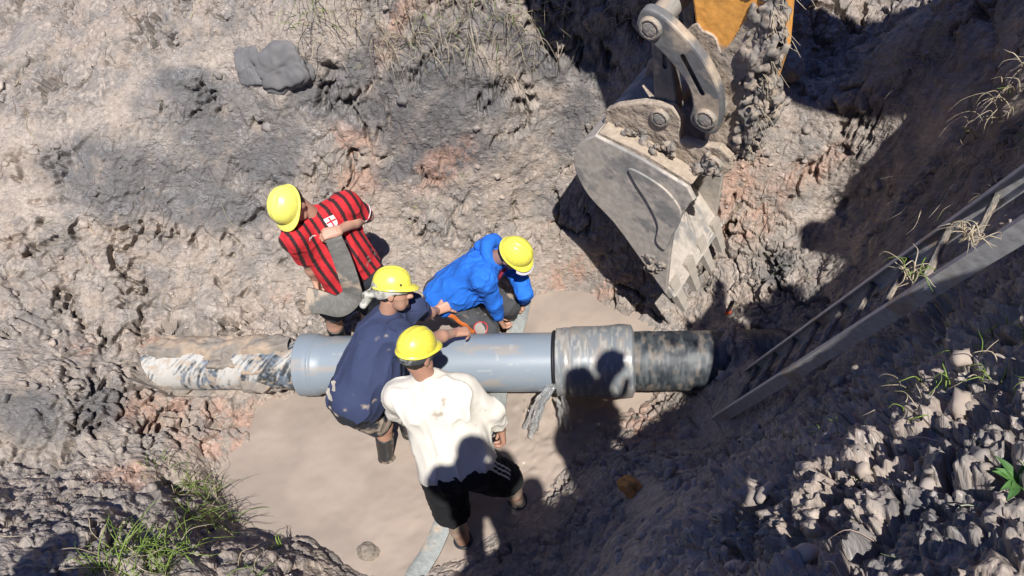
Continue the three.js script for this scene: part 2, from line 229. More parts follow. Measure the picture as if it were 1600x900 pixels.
// ---------- people: bodies meshed from distance fields ----------
const sminK = (a, b, k) => { const h = Math.max(k - Math.abs(a - b), 0) / k; return Math.min(a, b) - h * h * k * 0.25; };
function cap(a, b, ra, rb) {
  const ax = a.x, ay = a.y, az = a.z, bx = b.x - ax, by = b.y - ay, bz = b.z - az, l = bx * bx + by * by + bz * bz + 1e-9;
  return (x, y, z) => { const px = x - ax, py = y - ay, pz = z - az, t = clamp((px * bx + py * by + pz * bz) / l), qx = px - bx * t, qy = py - by * t, qz = pz - bz * t; return Math.sqrt(qx * qx + qy * qy + qz * qz) - (ra + (rb - ra) * t); };
}
function ell(c, ex, ey, ez, a, b, d) {      // ellipsoid in axes ex, ey, ez
  return (x, y, z) => { const px = x - c.x, py = y - c.y, pz = z - c.z, u = (px * ex.x + py * ex.y + pz * ex.z), v = (px * ey.x + py * ey.y + pz * ey.z), w = (px * ez.x + py * ez.y + pz * ez.z); const k0 = Math.hypot(u / a, v / b, w / d), k1 = Math.hypot(u / (a * a), v / (b * b), w / (d * d)); return k1 < 1e-6 ? -Math.min(a, b, d) : k0 * (k0 - 1) / k1; };
}
const blend = (fs, k) => (x, y, z) => { let d = fs[0](x, y, z); for (let i = 1; i < fs.length; i++) d = sminK(d, fs[i](x, y, z), k); return d; };
const half = (o, n, off) => (x, y, z) => (x - o.x) * n.x + (y - o.y) * n.y + (z - o.z) * n.z - off;     // inside where below off
const cut = (f, ...hs) => (x, y, z) => { let d = f(x, y, z); for (const h of hs) d = Math.max(d, h(x, y, z)); return d; };
function bounds(pts, pad) { const b = new THREE.Box3(); pts.forEach((p) => b.expandByPoint(p)); return b.expandByScalar(pad); }
function netMesh(f, box, cell, colour) {     // surface nets over a sparse grid
  const B = 8, nx = Math.ceil((box.max.x - box.min.x) / cell / B) * B + 1, ny = Math.ceil((box.max.y - box.min.y) / cell / B) * B + 1, nz = Math.ceil((box.max.z - box.min.z) / cell / B) * B + 1;
  const x0 = box.min.x, y0 = box.min.y, z0 = box.min.z, val = new Float32Array(nx * ny * nz).fill(1), R = B * cell * 0.9 + 0.03;
  const live = [];
  for (let bz = 0; bz < nz - 1; bz += B) for (let by = 0; by < ny - 1; by += B) for (let bx = 0; bx < nx - 1; bx += B) {
    const d = f(x0 + (bx + B / 2) * cell, y0 + (by + B / 2) * cell, z0 + (bz + B / 2) * cell), far = Math.abs(d) > R; if (!far) live.push(bx, by, bz);
    for (let k = 0; k <= B; k++) for (let j = 0; j <= B; j++) for (let i = 0; i <= B; i++) { const o = ((bz + k) * ny + by + j) * nx + bx + i; if (far) { if (val[o] === 1) val[o] = d; } else val[o] = f(x0 + (bx + i) * cell, y0 + (by + j) * cell, z0 + (bz + k) * cell); }
  }
  const vid = new Map(), pos = [], col = colour ? [] : null, idx = [], at = (i, j, k) => val[(k * ny + j) * nx + i];
  const E = [[0, 1], [2, 3], [4, 5], [6, 7], [0, 2], [1, 3], [4, 6], [5, 7], [0, 4], [1, 5], [2, 6], [3, 7]], v = new Float64Array(8);
  for (let q = 0; q < live.length; q += 3) for (let k = live[q + 2]; k < live[q + 2] + B; k++) for (let j = live[q + 1]; j < live[q + 1] + B; j++) for (let i = live[q]; i < live[q] + B; i++) {
    let m = 0; for (let c = 0; c < 8; c++) { v[c] = at(i + (c & 1), j + ((c >> 1) & 1), k + (c >> 2)); if (v[c] < 0) m |= 1 << c; }
    if (m === 0 || m === 255) continue;
    let sx = 0, sy = 0, sz = 0, n = 0;
    for (const [a, b] of E) if ((v[a] < 0) !== (v[b] < 0)) { const t = v[a] / (v[a] - v[b]); sx += (a & 1) + ((b & 1) - (a & 1)) * t; sy += ((a >> 1) & 1) + (((b >> 1) & 1) - ((a >> 1) & 1)) * t; sz += (a >> 2) + ((b >> 2) - (a >> 2)) * t; n++; }
    vid.set((k * ny + j) * nx + i, pos.length / 3); pos.push(x0 + (i + sx / n) * cell, y0 + (j + sy / n) * cell, z0 + (k + sz / n) * cell);
  }
  const quad = (a, b, c, d, s) => { if (a === undefined || b === undefined || c === undefined || d === undefined) return; if (s) idx.push(a, b, c, a, c, d); else idx.push(a, c, b, a, d, c); };
  for (const [key] of vid) {
    const i = key % nx, j = Math.floor(key / nx) % ny, k = Math.floor(key / (nx * ny)), g = (a, b, c) => vid.get(((k + c) * ny + j + b) * nx + i + a), s0 = at(i, j, k) < 0;
    if (s0 !== at(i + 1, j, k) < 0) quad(g(0, 0, 0), g(0, -1, 0), g(0, -1, -1), g(0, 0, -1), !s0);
    if (s0 !== at(i, j + 1, k) < 0) quad(g(0, 0, 0), g(0, 0, -1), g(-1, 0, -1), g(-1, 0, 0), !s0);
    if (s0 !== at(i, j, k + 1) < 0) quad(g(0, 0, 0), g(-1, 0, 0), g(-1, -1, 0), g(0, -1, 0), !s0);
  }
  // let the vertices settle on the surface, then colour
  const e = cell * 0.4;
  for (let p = 0; p < pos.length; p += 3) { const x = pos[p], y = pos[p + 1], z = pos[p + 2], d = f(x, y, z), gx = f(x + e, y, z) - d, gy = f(x, y + e, z) - d, gz = f(x, y, z + e) - d, l = Math.hypot(gx, gy, gz) || 1, s = clamp(d, -cell * 0.5, cell * 0.5); pos[p] -= gx / l * s; pos[p + 1] -= gy / l * s; pos[p + 2] -= gz / l * s; if (col) col.push(...colour(pos[p], pos[p + 1], pos[p + 2], gx / l, gy / l, gz / l)); }
  return geoFrom(pos, idx, col);
}
const STRAP_A = [[-1.05, 1.46, -0.34], [-1.032, 1.33, -0.301], [-1.018, 1.15, -0.243], [-1.034, 1.0, -0.229], [-1.132, 0.93, -0.207], [-1.248, 0.93, -0.249], [-1.349, 0.95, -0.267]];
// ---------- muddy water ----------
const WATER = -0.075;
{
  const nx = 300, nz = 230, x0 = -2.6, x1 = 1.25, z0 = -1.25, z1 = 1.75;
  const f = (u, v) => {
    const x = lerp(x0, x1, u), z = lerp(z0, z1, v);
    const leak = Math.exp(-(((x - 0.2) / 0.5) ** 2 + ((z - 0.45) / 0.5) ** 2)), wade = Math.exp(-(((x + 0.5) / 0.6) ** 2 + ((z - 1.1) / 0.5) ** 2));
    const a = 0.012 + 0.035 * leak + 0.022 * wade;
    let y = WATER + a * (fbm2(x * 7 + z * 2, z * 9, 301, 3) - 0.5) + 0.02 * leak * (fbm2(x * 24, z * 24, 311, 2) - 0.5) + 0.006 * (fbm2(x * 17 - z * 9, z * 13 + x * 6, 321, 2) - 0.5);
    return [x, y, z];
  };
  const g = gridGeo(nx, nz, f, (u, v, p) => { const a = fbm2(p[0] * 2.3 + 0.4 * fbm2(p[0] * 3, p[2] * 3, 7, 2), p[2] * 3.1, 331, 4); return mix3([0.345, 0.28, 0.23], [0.285, 0.236, 0.198], sstep(0.35, 0.65, a)); });
  const idx = g.index.array; for (let i = 0; i < idx.length; i += 3) { const t = idx[i]; idx[i] = idx[i + 1]; idx[i + 1] = t; } g.computeVertexNormals();
  const w = mesh('water', g, new THREE.MeshPhysicalMaterial({ vertexColors: true, roughness: 0.14, ior: 1.33 }));
  w.userData.kind = 'structure'; tag(w, 'opaque tan muddy water pooled in the trench bottom around the pipe', 'water');
}

// ---------- the water main ----------
const pipeDir = PIPE_B.clone().sub(PIPE_A), pipeLen = pipeDir.length(); pipeDir.normalize();
const pipeSide = V(-pipeDir.z, 0, pipeDir.x).normalize(), pipeUp = pipeSide.clone().cross(pipeDir).multiplyScalar(-1);
if (pipeUp.y < 0) pipeUp.negate();
const onPipe = (s, a, r) => { const p = PIPE_A.clone().addScaledVector(pipeDir, s).addScaledVector(pipeUp, r * Math.cos(a)).addScaledVector(pipeSide, r * Math.sin(a)); return [p.x, p.y, p.z]; };   // a = 0 top, +90 deg towards the camera side
const flip = (g) => { const i = g.index.array; for (let k = 0; k < i.length; k += 3) { const t = i[k]; i[k] = i[k + 1]; i[k + 1] = t; } g.computeVertexNormals(); return g; };
function pipeGeo(s0, s1, prof, colour, nv, nu = 96) {      // prof(s, a) gives the radius
  return gridGeo(nu, nv, (u, v) => { const s = lerp(s0, s1, v), a = u * 2 * Math.PI; return onPipe(s, a, prof(s, a)); }, (u, v) => { const s = lerp(s0, s1, v), a = u * 2 * Math.PI; return colour(s, a); }, true);
}
const wrapN = (s, a, f, q, o = 3) => fbm3(s * f, Math.cos(a) * q, Math.sin(a) * q + 9, o);
{
  const main = group('water_main', 'long grey and black water pipe crossing the trench with a thick coupling', 'pipe');
  const vc = (rough, o = {}) => new THREE.MeshStandardMaterial({ vertexColors: true, roughness: rough, ...o });
  const black = [0.026, 0.033, 0.04], mudc = [0.38, 0.3, 0.225], chalk = [0.5, 0.48, 0.44], bl = [0.15, 0.19, 0.24];
  // s along the pipe: 0 left end .. 4.2
  const oldCol = (s, a) => {
    let k = mix3(black, bl, sstep(0.42, 0.62, wrapN(s, a, 22, 5)) * 0.75);
    const st = s + 0.16 * Math.sin(a), run = fbm3(st * 5, Math.cos(a) * 0.8, Math.sin(a) * 0.8 + 3, 3), fine = fbm3(st * 55, Math.cos(a) * 2, Math.sin(a) * 2, 3), grit = wrapN(s, a, 60, 12, 2);
    k = mix3(k, chalk, sstep(0.44, 0.6, run * 0.45 + fine * 0.4 + grit * 0.15 + (s < 0.9 ? 0.13 * (1 - s / 0.9) : 0)) * 0.9);
    k = mix3(k, mudc, sstep(0.55, 0.64, wrapN(s, a, 11, 4, 4) * 0.7 + grit * 0.3) * 0.85);
    return k;
  };
  const rOld = 0.178;
  const p1 = mesh('old_pipe', pipeGeo(-0.25, 1.42, (s, a) => rOld + 0.006 * (wrapN(s, a, 14, 3) - 0.5), oldCol, 220, 120), vc(0.62), main);
  tag(p1, 'old black pipe end smeared with pale mud');
  // crust of mud lying over the far upper side of the old pipe
  const crust = pipeGeo(0.02, 1.3, (s, a) => {
    const aa = ((a + Math.PI) % (2 * Math.PI)) - Math.PI;                   // -pi..pi, negative is the far side
    const m = sstep(0.0, 0.35, wrapN(s, a, 5, 2, 4) * 1.6 - 1.0 + 0.66 * sstep(0.45, -0.45, aa) - 0.5 * sstep(-1.8, -2.6, aa) - 0.35 * sstep(1.05, 1.3, s) - 0.3 * sstep(0.3, 0.1, s));
    return rOld - 0.012 + m * (0.028 + 0.05 * wrapN(s, a, 10, 3, 3) + 0.012 * wrapN(s, a, 40, 10, 2));
  }, (s, a) => { const v = 0.75 + 0.5 * wrapN(s, a, 30, 8, 2); const k = mix3([0.36, 0.28, 0.21], [0.24, 0.21, 0.18], sstep(0.45, 0.6, wrapN(s, a, 7, 3))); return k.map((q) => q * v); }, 200, 120);
  mesh('mud_crust', flip(crust), vc(0.95), main);
  const grey = [0.255, 0.298, 0.34];
  const greyCol = (s, a) => { let k = mix3(grey, [0.215, 0.258, 0.3], wrapN(s, a, 3, 1.5)); k = mix3(k, mudc, sstep(0.6, 0.75, wrapN(s, a, 3.2, 2.6, 4)) * 0.5); k = mix3(k, [0.42, 0.42, 0.4], sstep(0.72, 0.78, wrapN(s, a, 22, 7, 3)) * 0.5); return k; };
  const R = 0.208;
  const bell = pipeGeo(1.34, 1.62, (s) => s < 1.352 ? lerp(rOld - 0.01, R + 0.012, sstep(1.338, 1.352, s)) : s < 1.42 ? R + 0.02 : lerp(R + 0.02, R - 0.003, sstep(1.42, 1.56, s)) + 0.006 * Math.exp(-(((s - 1.47) / 0.012) ** 2)), greyCol, 90, 110);
  tag(mesh('bell_socket', flip(bell), vc(0.42), main), 'wider grey socket end of the pipe');
  tag(mesh('grey_pipe', flip(pipeGeo(1.6, 3.23, (s) => R, greyCol, 160, 120)), vc(0.36), main), 'clean blue grey plastic pipe section');
  // coupling with rounded shoulders and a raised far rim
  const rc = (s) => { const t = s - 3.2; if (t < 0.012) return lerp(R - 0.012, 0.238, sstep(0, 0.012, t)); let r = 0.238 + 0.01 * sstep(0.03, 0.12, t) - 0.006 * Math.exp(-(((t - 0.1) / 0.018) ** 2)); r += 0.012 * Math.exp(-(((t - 0.45) / 0.07) ** 2)); return lerp(r, 0.185, sstep(0.525, 0.56, t)); };
  const coupCol = (s, a) => { let k = mix3([0.17, 0.19, 0.205], [0.24, 0.255, 0.26], wrapN(s, a, 8, 3)); k = mix3(k, mudc, sstep(0.5, 0.7, wrapN(s * 2.5, a, 9, 2.2, 4)) * 0.4); k = mix3(k, [0.42, 0.4, 0.36], sstep(0.56, 0.66, wrapN(s * 2.6, a, 26, 4, 3)) * 0.6); return k; };
  tag(mesh('coupling', flip(pipeGeo(3.2, 3.77, (s, a) => rc(s) + 0.0025 * (wrapN(s, a, 18, 5) - 0.5), coupCol, 150, 140)), vc(0.3), main), 'thick glossy grey coupling collar with mud smears');
  mesh('rubber_seal', flip(pipeGeo(3.183, 3.206, (s) => 0.216 + 0.008 * Math.sin((s - 3.183) / 0.023 * Math.PI), () => [0.012, 0.012, 0.014], 10, 96)), vc(0.6), main);
  const right = pipeGeo(3.7, 4.75, (s, a) => 0.205 + 0.012 * (wrapN(s, a, 12, 4) - 0.5), (s, a) => { let k = mix3(black, [0.09, 0.097, 0.1], sstep(0.35, 0.7, fbm3(s * 50, Math.cos(a) * 2.4, Math.sin(a) * 2.4, 3))); k = mix3(k, mudc, sstep(0.5, 0.66, fbm3(s * 26, Math.cos(a) * 3, Math.sin(a) * 3 + 4, 4)) * 0.3); return k; }, 160, 110);
  tag(mesh('old_pipe', flip(right), vc(0.55), main), 'black pipe section caked in mud beyond the coupling');
  // p1 built with the same winding as the others
  flip(p1.geometry);
}

// ---------- leaking water ----------
{
  const wm = new THREE.MeshPhysicalMaterial({ color: new THREE.Color().setRGB(0.93, 0.95, 0.95), roughness: 0.08, transmission: 0.86, thickness: 0.02, ior: 1.33 });
  const r = rng(77);
  function jet(name, label, from, vel, n, spread, w0) {
    const geos = [];
    for (let k = 0; k < n; k++) {
      const pts = [], rad = [], v = vel.clone().add(V((r() - 0.5) * spread, (r() - 0.5) * spread * 0.4, (r() - 0.5) * spread)), st = from.clone().add(V((r() - 0.5) * 0.07, (r() - 0.5) * 0.03, (r() - 0.5) * 0.02));
      for (let i = 0; i <= 9; i++) { const t = i / 9 * 0.29, p = st.clone().addScaledVector(v, t).add(V(0, -4.9 * t * t, 0)); p.x += 0.008 * (r() - 0.5); p.z += 0.008 * (r() - 0.5); if (p.y < WATER - 0.02) { pts.push(p); rad.push(0.003); break; } pts.push(p); rad.push(w0 * (0.5 + 0.9 * r()) * (1 + i * 0.04)); }
      geos.push(plain(tube(pts, rad, 8)));
    }
    for (let k = 0; k < 16; k++) { const g = new THREE.SphereGeometry(0.003 + 0.005 * r(), 7, 5), t = 0.1 + 0.2 * r(); const p = from.clone().addScaledVector(vel, t * (0.8 + 0.5 * r())).add(V((r() - 0.5) * 0.12, -4.9 * t * t * r(), (r() - 0.5) * 0.12)); if (p.y < WATER) p.y = WATER + 0.004; g.translate(p.x, p.y, p.z); geos.push(plain(g)); }
    tag(mesh(name, mergeGeometries(geos), wm), label, 'water jet');
  }
  const a = VA(onPipe(3.19, 75 * DEG, 0.222)), b = VA(onPipe(3.24, 120 * DEG, 0.24));
  jet('water_jet', 'clear water spraying down sideways from the coupling joint', a, V(-0.62, 0.15, 0.55), 9, 0.3, 0.011);
  jet('water_jet', 'thin clear water dribbling straight down below the coupling', b, V(0.12, 0.0, 0.45), 6, 0.25, 0.008);
}

// ---------- muddy metal textures ----------
const mudRGB = [0.40, 0.325, 0.25];
const mudTex = (base, cover, seed, streak = 1, mud = mudRGB) => tex(512, (u, v) => {
  const a = tfbm(u, v, 5, seed, 5), b = tfbm(u * 1, v, 40, seed + 9, 3), c = tfbm((u + v) % 1, (v * streak) % 1, 14, seed + 20, 3);
  let k = base.map((q) => q * (0.75 + 0.5 * b)); k = mix3(k, mud.map((q) => q * (0.75 + 0.5 * b)), sstep(1 - cover - 0.07, 1 - cover + 0.07, a * 0.75 + c * 0.25)); return k;
});
const mudBump = tex(512, (u, v) => tfbm(u, v, 10, 400, 6), false);
const metal = (base, cover, seed, rough = 0.6, rep = 1, bs = 0.006, mud = mudRGB) => { const m = mudTex(base, cover, seed, 1, mud); m.repeat.set(rep, rep); const b = mudBump.clone(); b.repeat.set(rep * 1.3, rep * 1.3); b.needsUpdate = true; return new THREE.MeshStandardMaterial({ map: m, roughness: rough, metalness: 0.0, bumpMap: b, bumpScale: bs }); };
const plateShape = (pts) => { const s = new THREE.Shape(); s.moveTo(pts[0][0], pts[0][1]); for (let i = 1; i < pts.length; i++) s.lineTo(pts[i][0], pts[i][1]); s.closePath(); return s; };
function smoothPts(pts, n = 60) { const c = new THREE.CatmullRomCurve3(pts.map((p) => V(p[0], p[1], 0)), true, 'centripetal'); return c.getPoints(n).slice(0, n).map((p) => [p.x, p.y]); }
function plate(shape, z0, z1, bevel = 0.006) { const g = new THREE.ExtrudeGeometry(shape, { depth: z1 - z0 - 2 * bevel, bevelEnabled: true, bevelThickness: bevel, bevelSize: bevel, bevelOffset: -bevel, bevelSegments: 2, curveSegments: 24 }); g.translate(0, 0, z0 + bevel); return g; }
function ring(x, y, r) { const p = new THREE.Path(); p.absarc(x, y, r, 0, Math.PI * 2, true); return p; }
function slot(ax, ay, bx, by, r) { const p = new THREE.Path(), t = Math.atan2(by - ay, bx - ax); p.absarc(bx, by, r, t + Math.PI / 2, t - Math.PI / 2, true); p.absarc(ax, ay, r, t - Math.PI / 2, t - 1.5 * Math.PI, true); p.closePath(); return p; }

// ---------- excavator arm with bucket ----------
{
  const arm = group('excavator_arm', 'muddy orange excavator arm with grey digging bucket hanging over the trench', 'excavator');
  arm.position.set(1.021, 0.75, -0.193); arm.rotation.y = -38.3 * DEG;
  const steel = metal([0.26, 0.25, 0.238], 0.6, 510, 0.6, 1, 0.004, [0.46, 0.41, 0.355]), cake = metal([0.3, 0.245, 0.19], 0.6, 530, 0.95, 1, 0.03), dark = metal([0.15, 0.15, 0.152], 0.43, 550, 0.5), orange = metal([0.85, 0.4, 0.09], 0.4, 570, 0.55), pinM = metal([0.3, 0.28, 0.25], 0.45, 590, 0.4), cakePale = metal([0.36, 0.3, 0.245], 0.55, 595, 0.95, 1, 0.02);
  const toothM = metal([0.42, 0.38, 0.33], 0.5, 515, 0.7, 3, 0.004, [0.5, 0.44, 0.37]);
  const W = 0.78;                                                                       // bucket width, away from the camera
  // bucket: side plates, curved shell, lip and teeth
  const back = [[0, 0], [-0.217, 0.24], [-0.424, 0.467], [-0.644, 0.643], [-0.737, 0.85], [-0.70, 1.03], [-0.60, 1.15]];
  const c3 = new THREE.CatmullRomCurve3(back.map((p) => V(p[0], p[1], 0)), false, 'centripetal'), bp = c3.getPoints(40).map((p) => [p.x, p.y]);
  const side = plateShape([...bp, [-0.3, 1.12], [0.0, 1.06], [0.055, 0.98], [0.028, 0.92], [-0.03, 0.66], [-0.024, 0.42]]);
  const bucket = mesh('bucket', plate(side, -0.035, 0, 0.008), steel, arm); tag(bucket, 'grey bucket with mud dried on its side plate');
  mesh('side_plate', plate(side, -W, -W + 0.035, 0.008), steel, bucket);
  const shellPts = [...bp, ...bp.slice().reverse().map(([x, y], i, a) => { const q = a[Math.max(0, i - 1)], w = a[Math.min(a.length - 1, i + 1)], dx = w[0] - q[0], dy = w[1] - q[1], l = Math.hypot(dx, dy); return [x - dy / l * 0.028, y + dx / l * 0.028]; })];
  mesh('shell', plate(plateShape(shellPts), -W + 0.03, -0.03, 0.004), steel, bucket);
  // wear plate on the side with an open crack behind its edge
  const wear = plateShape(smoothPts([[-0.36, 1.02], [-0.12, 0.98], [0.0, 0.85], [-0.03, 0.6], [-0.06, 0.46], [-0.12, 0.5], [-0.13, 0.66], [-0.22, 0.82], [-0.31, 0.93]], 70));
  mesh('wear_plate', plate(wear, 0.001, 0.016, 0.005), steel, bucket);
  mesh('top_plate', plate(plateShape([[-0.61, 1.13], [-0.58, 1.17], [-0.3, 1.155], [0.02, 1.08], [0.0, 1.04], [-0.3, 1.11]]), -W + 0.02, -0.02, 0.006), cake, bucket);
  for (let k = 0; k < 4; k++) {                                                         // teeth along the lip
    const z = -0.09 - k * (W - 0.18) / 3, g = new THREE.BoxGeometry(0.085, 0.28, 0.1, 1, 4, 1), p = g.attributes.position;
    for (let i = 0; i < p.count; i++) { const t = clamp((0.14 - p.getY(i)) / 0.28), q = 1 - 0.6 * t; p.setX(i, p.getX(i) * q); p.setZ(i, p.getZ(i) * (1 - 0.45 * t)); }
    g.rotateZ(34 * DEG - (k % 2) * 0.1); g.translate(0.05, -0.07, z); g.computeVertexNormals(); mesh('tooth', g, toothM, bucket);
  }
  { const g = new THREE.BoxGeometry(0.16, 0.05, W - 0.04); g.rotateZ(-45 * DEG); g.translate(-0.015, 0.02, -W / 2); mesh('cutting_edge', g, steel, bucket); }
  // hinge ears
  const ear = (z0, z1) => { const s = plateShape([[-0.62, 1.10], [-0.6, 1.25], [-0.54, 1.31], [-0.385, 1.405], [-0.21, 1.45], [-0.15, 1.40], [-0.13, 1.26], [-0.02, 1.27], [0.09, 1.31], [0.165, 1.27], [0.185, 1.19], [0.14, 1.11], [0.0, 1.04], [-0.3, 1.06]]); return plate(s, z0, z1, 0.01); };
  mesh('hinge_ear', ear(-0.17, -0.12), cake, bucket); mesh('hinge_ear', ear(-W + 0.12, -W + 0.17), cake, bucket);
  const pin = (x, y, r, z0, z1, mat, name = 'pin') => { const pr = [[0, 0], [r * 0.55, 0], [r * 0.62, -0.006], [r * 0.72, -0.006], [r * 0.8, 0.002], [r, -0.008], [r, -(z1 - z0)], [0, -(z1 - z0)]].map((p) => new THREE.Vector2(p[0], p[1])); const g = new THREE.LatheGeometry(pr, 28); g.rotateX(90 * DEG); g.translate(x, y, z1); return mesh(name, g, mat, arm); };
  const P = { bl: [-0.265, 1.355], bs: [0.075, 1.18], top: [-0.35, 1.945], low: [0.01, 1.535] };
  // curved side links
  const ban = () => { const s = plateShape(smoothPts([[-0.43, 1.95], [-0.4, 2.03], [-0.31, 2.03], [-0.2, 1.975], [-0.06, 1.87], [0.05, 1.72], [0.085, 1.56], [0.075, 1.46], [0.01, 1.435], [-0.07, 1.47], [-0.075, 1.58], [-0.12, 1.69], [-0.24, 1.80], [-0.34, 1.855], [-0.41, 1.88]], 90)); s.holes.push(slot(-0.165, 1.85, -0.035, 1.68, 0.026)); return s; };
  mesh('side_link', plate(ban(), -0.11, -0.05, 0.012), dark, arm); mesh('side_link', plate(ban(), -W + 0.05, -W + 0.11, 0.012), dark, arm);
  // the plate behind each slot
  { const s = plateShape([[-0.21, 1.885], [-0.13, 1.875], [0.0, 1.69], [-0.03, 1.65], [-0.08, 1.66]]); mesh('link_web', plate(s, -0.108, -0.09, 0.003), steel, arm); }
  // straight bucket link
  const lk = () => { const s = plateShape([[-0.385, 1.97], [-0.30, 1.97], [-0.275, 1.7], [-0.2, 1.42], [-0.21, 1.29], [-0.3, 1.28], [-0.335, 1.36], [-0.40, 1.75]]); s.holes.push(slot(-0.325, 1.82, -0.305, 1.64, 0.026)); return s; };
  mesh('bucket_link', plate(lk(), -0.25, -0.18, 0.012), dark, arm); mesh('bucket_link', plate(lk(), -W + 0.18, -W + 0.25, 0.012), dark, arm);
  mesh('link_web', plate(plateShape([[-0.36, 1.9], [-0.29, 1.9], [-0.25, 1.55], [-0.33, 1.55]]), -0.225, -0.205, 0.003), steel, arm);
  pin(...P.top, 0.062, -W + 0.03, -0.03, pinM); pin(...P.low, 0.06, -W + 0.03, -0.03, pinM); pin(...P.bl, 0.058, -W + 0.08, -0.1, pinM); pin(...P.bs, 0.062, -W + 0.08, -0.1, pinM);
  // stick
  const st = plateShape([[-0.02, 1.25], [0.05, 1.1], [0.12, 1.12], [0.19, 1.3], [0.2, 1.75], [0.12, 2.2], [-0.25, 4.2], [-0.52, 4.3], [-0.62, 4.1], [-0.26, 2.2], [-0.1, 1.65]]);
  const stick = mesh('stick', plate(st, -W + 0.22, -0.19, 0.012), orange, arm); tag(stick, 'orange paint showing through dried mud');
  { const rg = []; for (let k = 0; k <= 26; k++) { const t = k / 26, x = lerp(-0.245, 0.16, t); rg.push([x, 1.9 + 0.2 * t + 0.16 * (fbm2(t * 6, 3.3, 12, 3) - 0.5) - 0.12 * Math.exp(-(((t - 0.55) / 0.12) ** 2))]); }
    mesh('mud_coat', plate(plateShape([[-0.015, 1.27], [0.05, 1.13], [0.115, 1.14], [0.18, 1.3], [0.19, 1.74], ...rg.reverse(), [-0.1, 1.66]]), -0.192, -0.176, 0.004), cakePale, stick); }
  // dried mud caked on the right flank of the stick
  const r = rng(5), edge = (y) => y < 1.75 ? lerp(0.18, 0.2, (y - 1.3) / 0.45) : lerp(0.2, 0.04, (y - 1.75) / 0.9), spine = []; for (let y = 1.25; y < 2.75; y += 0.12) spine.push(V(edge(y), y, -0.24));
  const rope = blend(spine.slice(1).map((q, i) => cap(spine[i], q, 0.06, 0.06)), 0.04), crumb = (x, y, z) => { const d = rope(x, y, z); if (d > 0.14) return d - 0.06; const rg = Math.abs(2 * fbm3(x * 13, y * 9, z * 13, 3) - 1); return d - 0.085 * fbm3(x * 7, y * 5, z * 7, 3) + 0.05 - 0.11 * rg - 0.03 * (fbm3(x * 60, y * 45, z * 60, 2) - 0.5); };
  const crumbCol = (x, y, z) => { const v = fbm3(x * 26, y * 26, z * 26, 3), w = 0.7 + 0.6 * n3(x * 90, y * 90, z * 90); return mix3([0.33, 0.27, 0.215], [0.2, 0.18, 0.16], sstep(0.4, 0.6, v)).map((q) => q * w); };
  const mudMat = new THREE.MeshStandardMaterial({ vertexColors: true, roughness: 0.95 });
  const cakeM = mesh('dried_mud', netMesh(crumb, bounds(spine, 0.2), 0.0085, crumbCol), mudMat, stick); cakeM.userData.kind = 'stuff';
  const rootsG = []; for (let k = 0; k < 34; k++) { const y = 1.35 + r() * 1.2, x = 0.14 + r() * 0.06, l = 0.06 + r() * 0.14; rootsG.push(plain(tube([[x, y, -0.19], [x + l * 0.5, y + (r() - 0.4) * 0.05, -0.17 + r() * 0.04], [x + l, y - r() * 0.14, -0.17 + r() * 0.08]], [0.003, 0.0012], 4))); }
  const rt = mesh('dry_roots', mergeGeometries(rootsG), std(0.45, 0.38, 0.27, 0.9), stick); rt.userData.kind = 'stuff';
  // mud clinging to the hinge and to the lower side plate
  const blobs = []; for (let k = 0; k < 26; k++) { const w = k % 3, c = w === 0 ? V(-0.06 - r() * 0.1, 0.15 + r() * 0.2, 0) : w === 1 ? V(-0.52 + r() * 0.42, 1.14 + r() * 0.07, -0.06 - r() * 0.08) : V(-0.02 + r() * 0.12, 1.08 + r() * 0.16, -0.115); blobs.push(cap(c, c.clone().add(V((r() - 0.5) * 0.1, (r() - 0.5) * 0.06, 0)), w === 0 ? 0.008 : 0.016, 0.012)); }
  const bl = blend(blobs, 0.03); const mg = mesh('clinging_mud', netMesh((x, y, z) => { const d = bl(x, y, z); if (d > 0.06) return d - 0.03; return d + 0.012 - 0.06 * Math.abs(2 * fbm3(x * 24, y * 24, z * 24, 3) - 1) - 0.012 * fbm3(x * 70, y * 70, z * 70, 2); }, new THREE.Box3(V(-0.65, 0.05, -0.2), V(0.25, 1.35, 0.08)), 0.0085, crumbCol), mudMat, bucket); mg.userData.kind = 'stuff';
  // parts above the frame: bucket cylinder and boom
  mesh('bucket_cylinder', tube([[-0.35, 1.945, -W / 2], [-0.5, 2.7, -W / 2], [-0.66, 3.5, -W / 2]], [0.045, 0.045], 14), pinM, arm);
  mesh('cylinder_barrel', tube([[-0.55, 2.95, -W / 2], [-0.68, 3.6, -W / 2], [-0.8, 4.2, -W / 2]], [0.075, 0.075], 14), orange, arm);
  mesh('stick_bracket', plate(plateShape([[-0.5, 3.3], [-0.62, 3.0], [-0.95, 3.5], [-1.15, 4.2], [-0.9, 4.5], [-0.4, 4.3]]), -W + 0.1, -0.05, 0.02), orange, arm);
  mesh('stick_cylinder', tube([[-1.0, 4.25, -W / 2], [0.3, 5.1, -W / 2], [1.7, 6.0, -W / 2]], [0.09, 0.09, 0.1], 14), orange, arm);
  mesh('boom', plate(plateShape([[-0.75, 3.75], [-0.2, 3.45], [0.4, 4.0], [1.6, 5.2], [2.6, 5.3], [5.2, 3.2], [5.4, 3.6], [2.8, 5.95], [1.5, 5.9], [0.1, 4.7], [-0.5, 4.15]]), -W - 0.02, 0.06, 0.02), orange, arm);
}

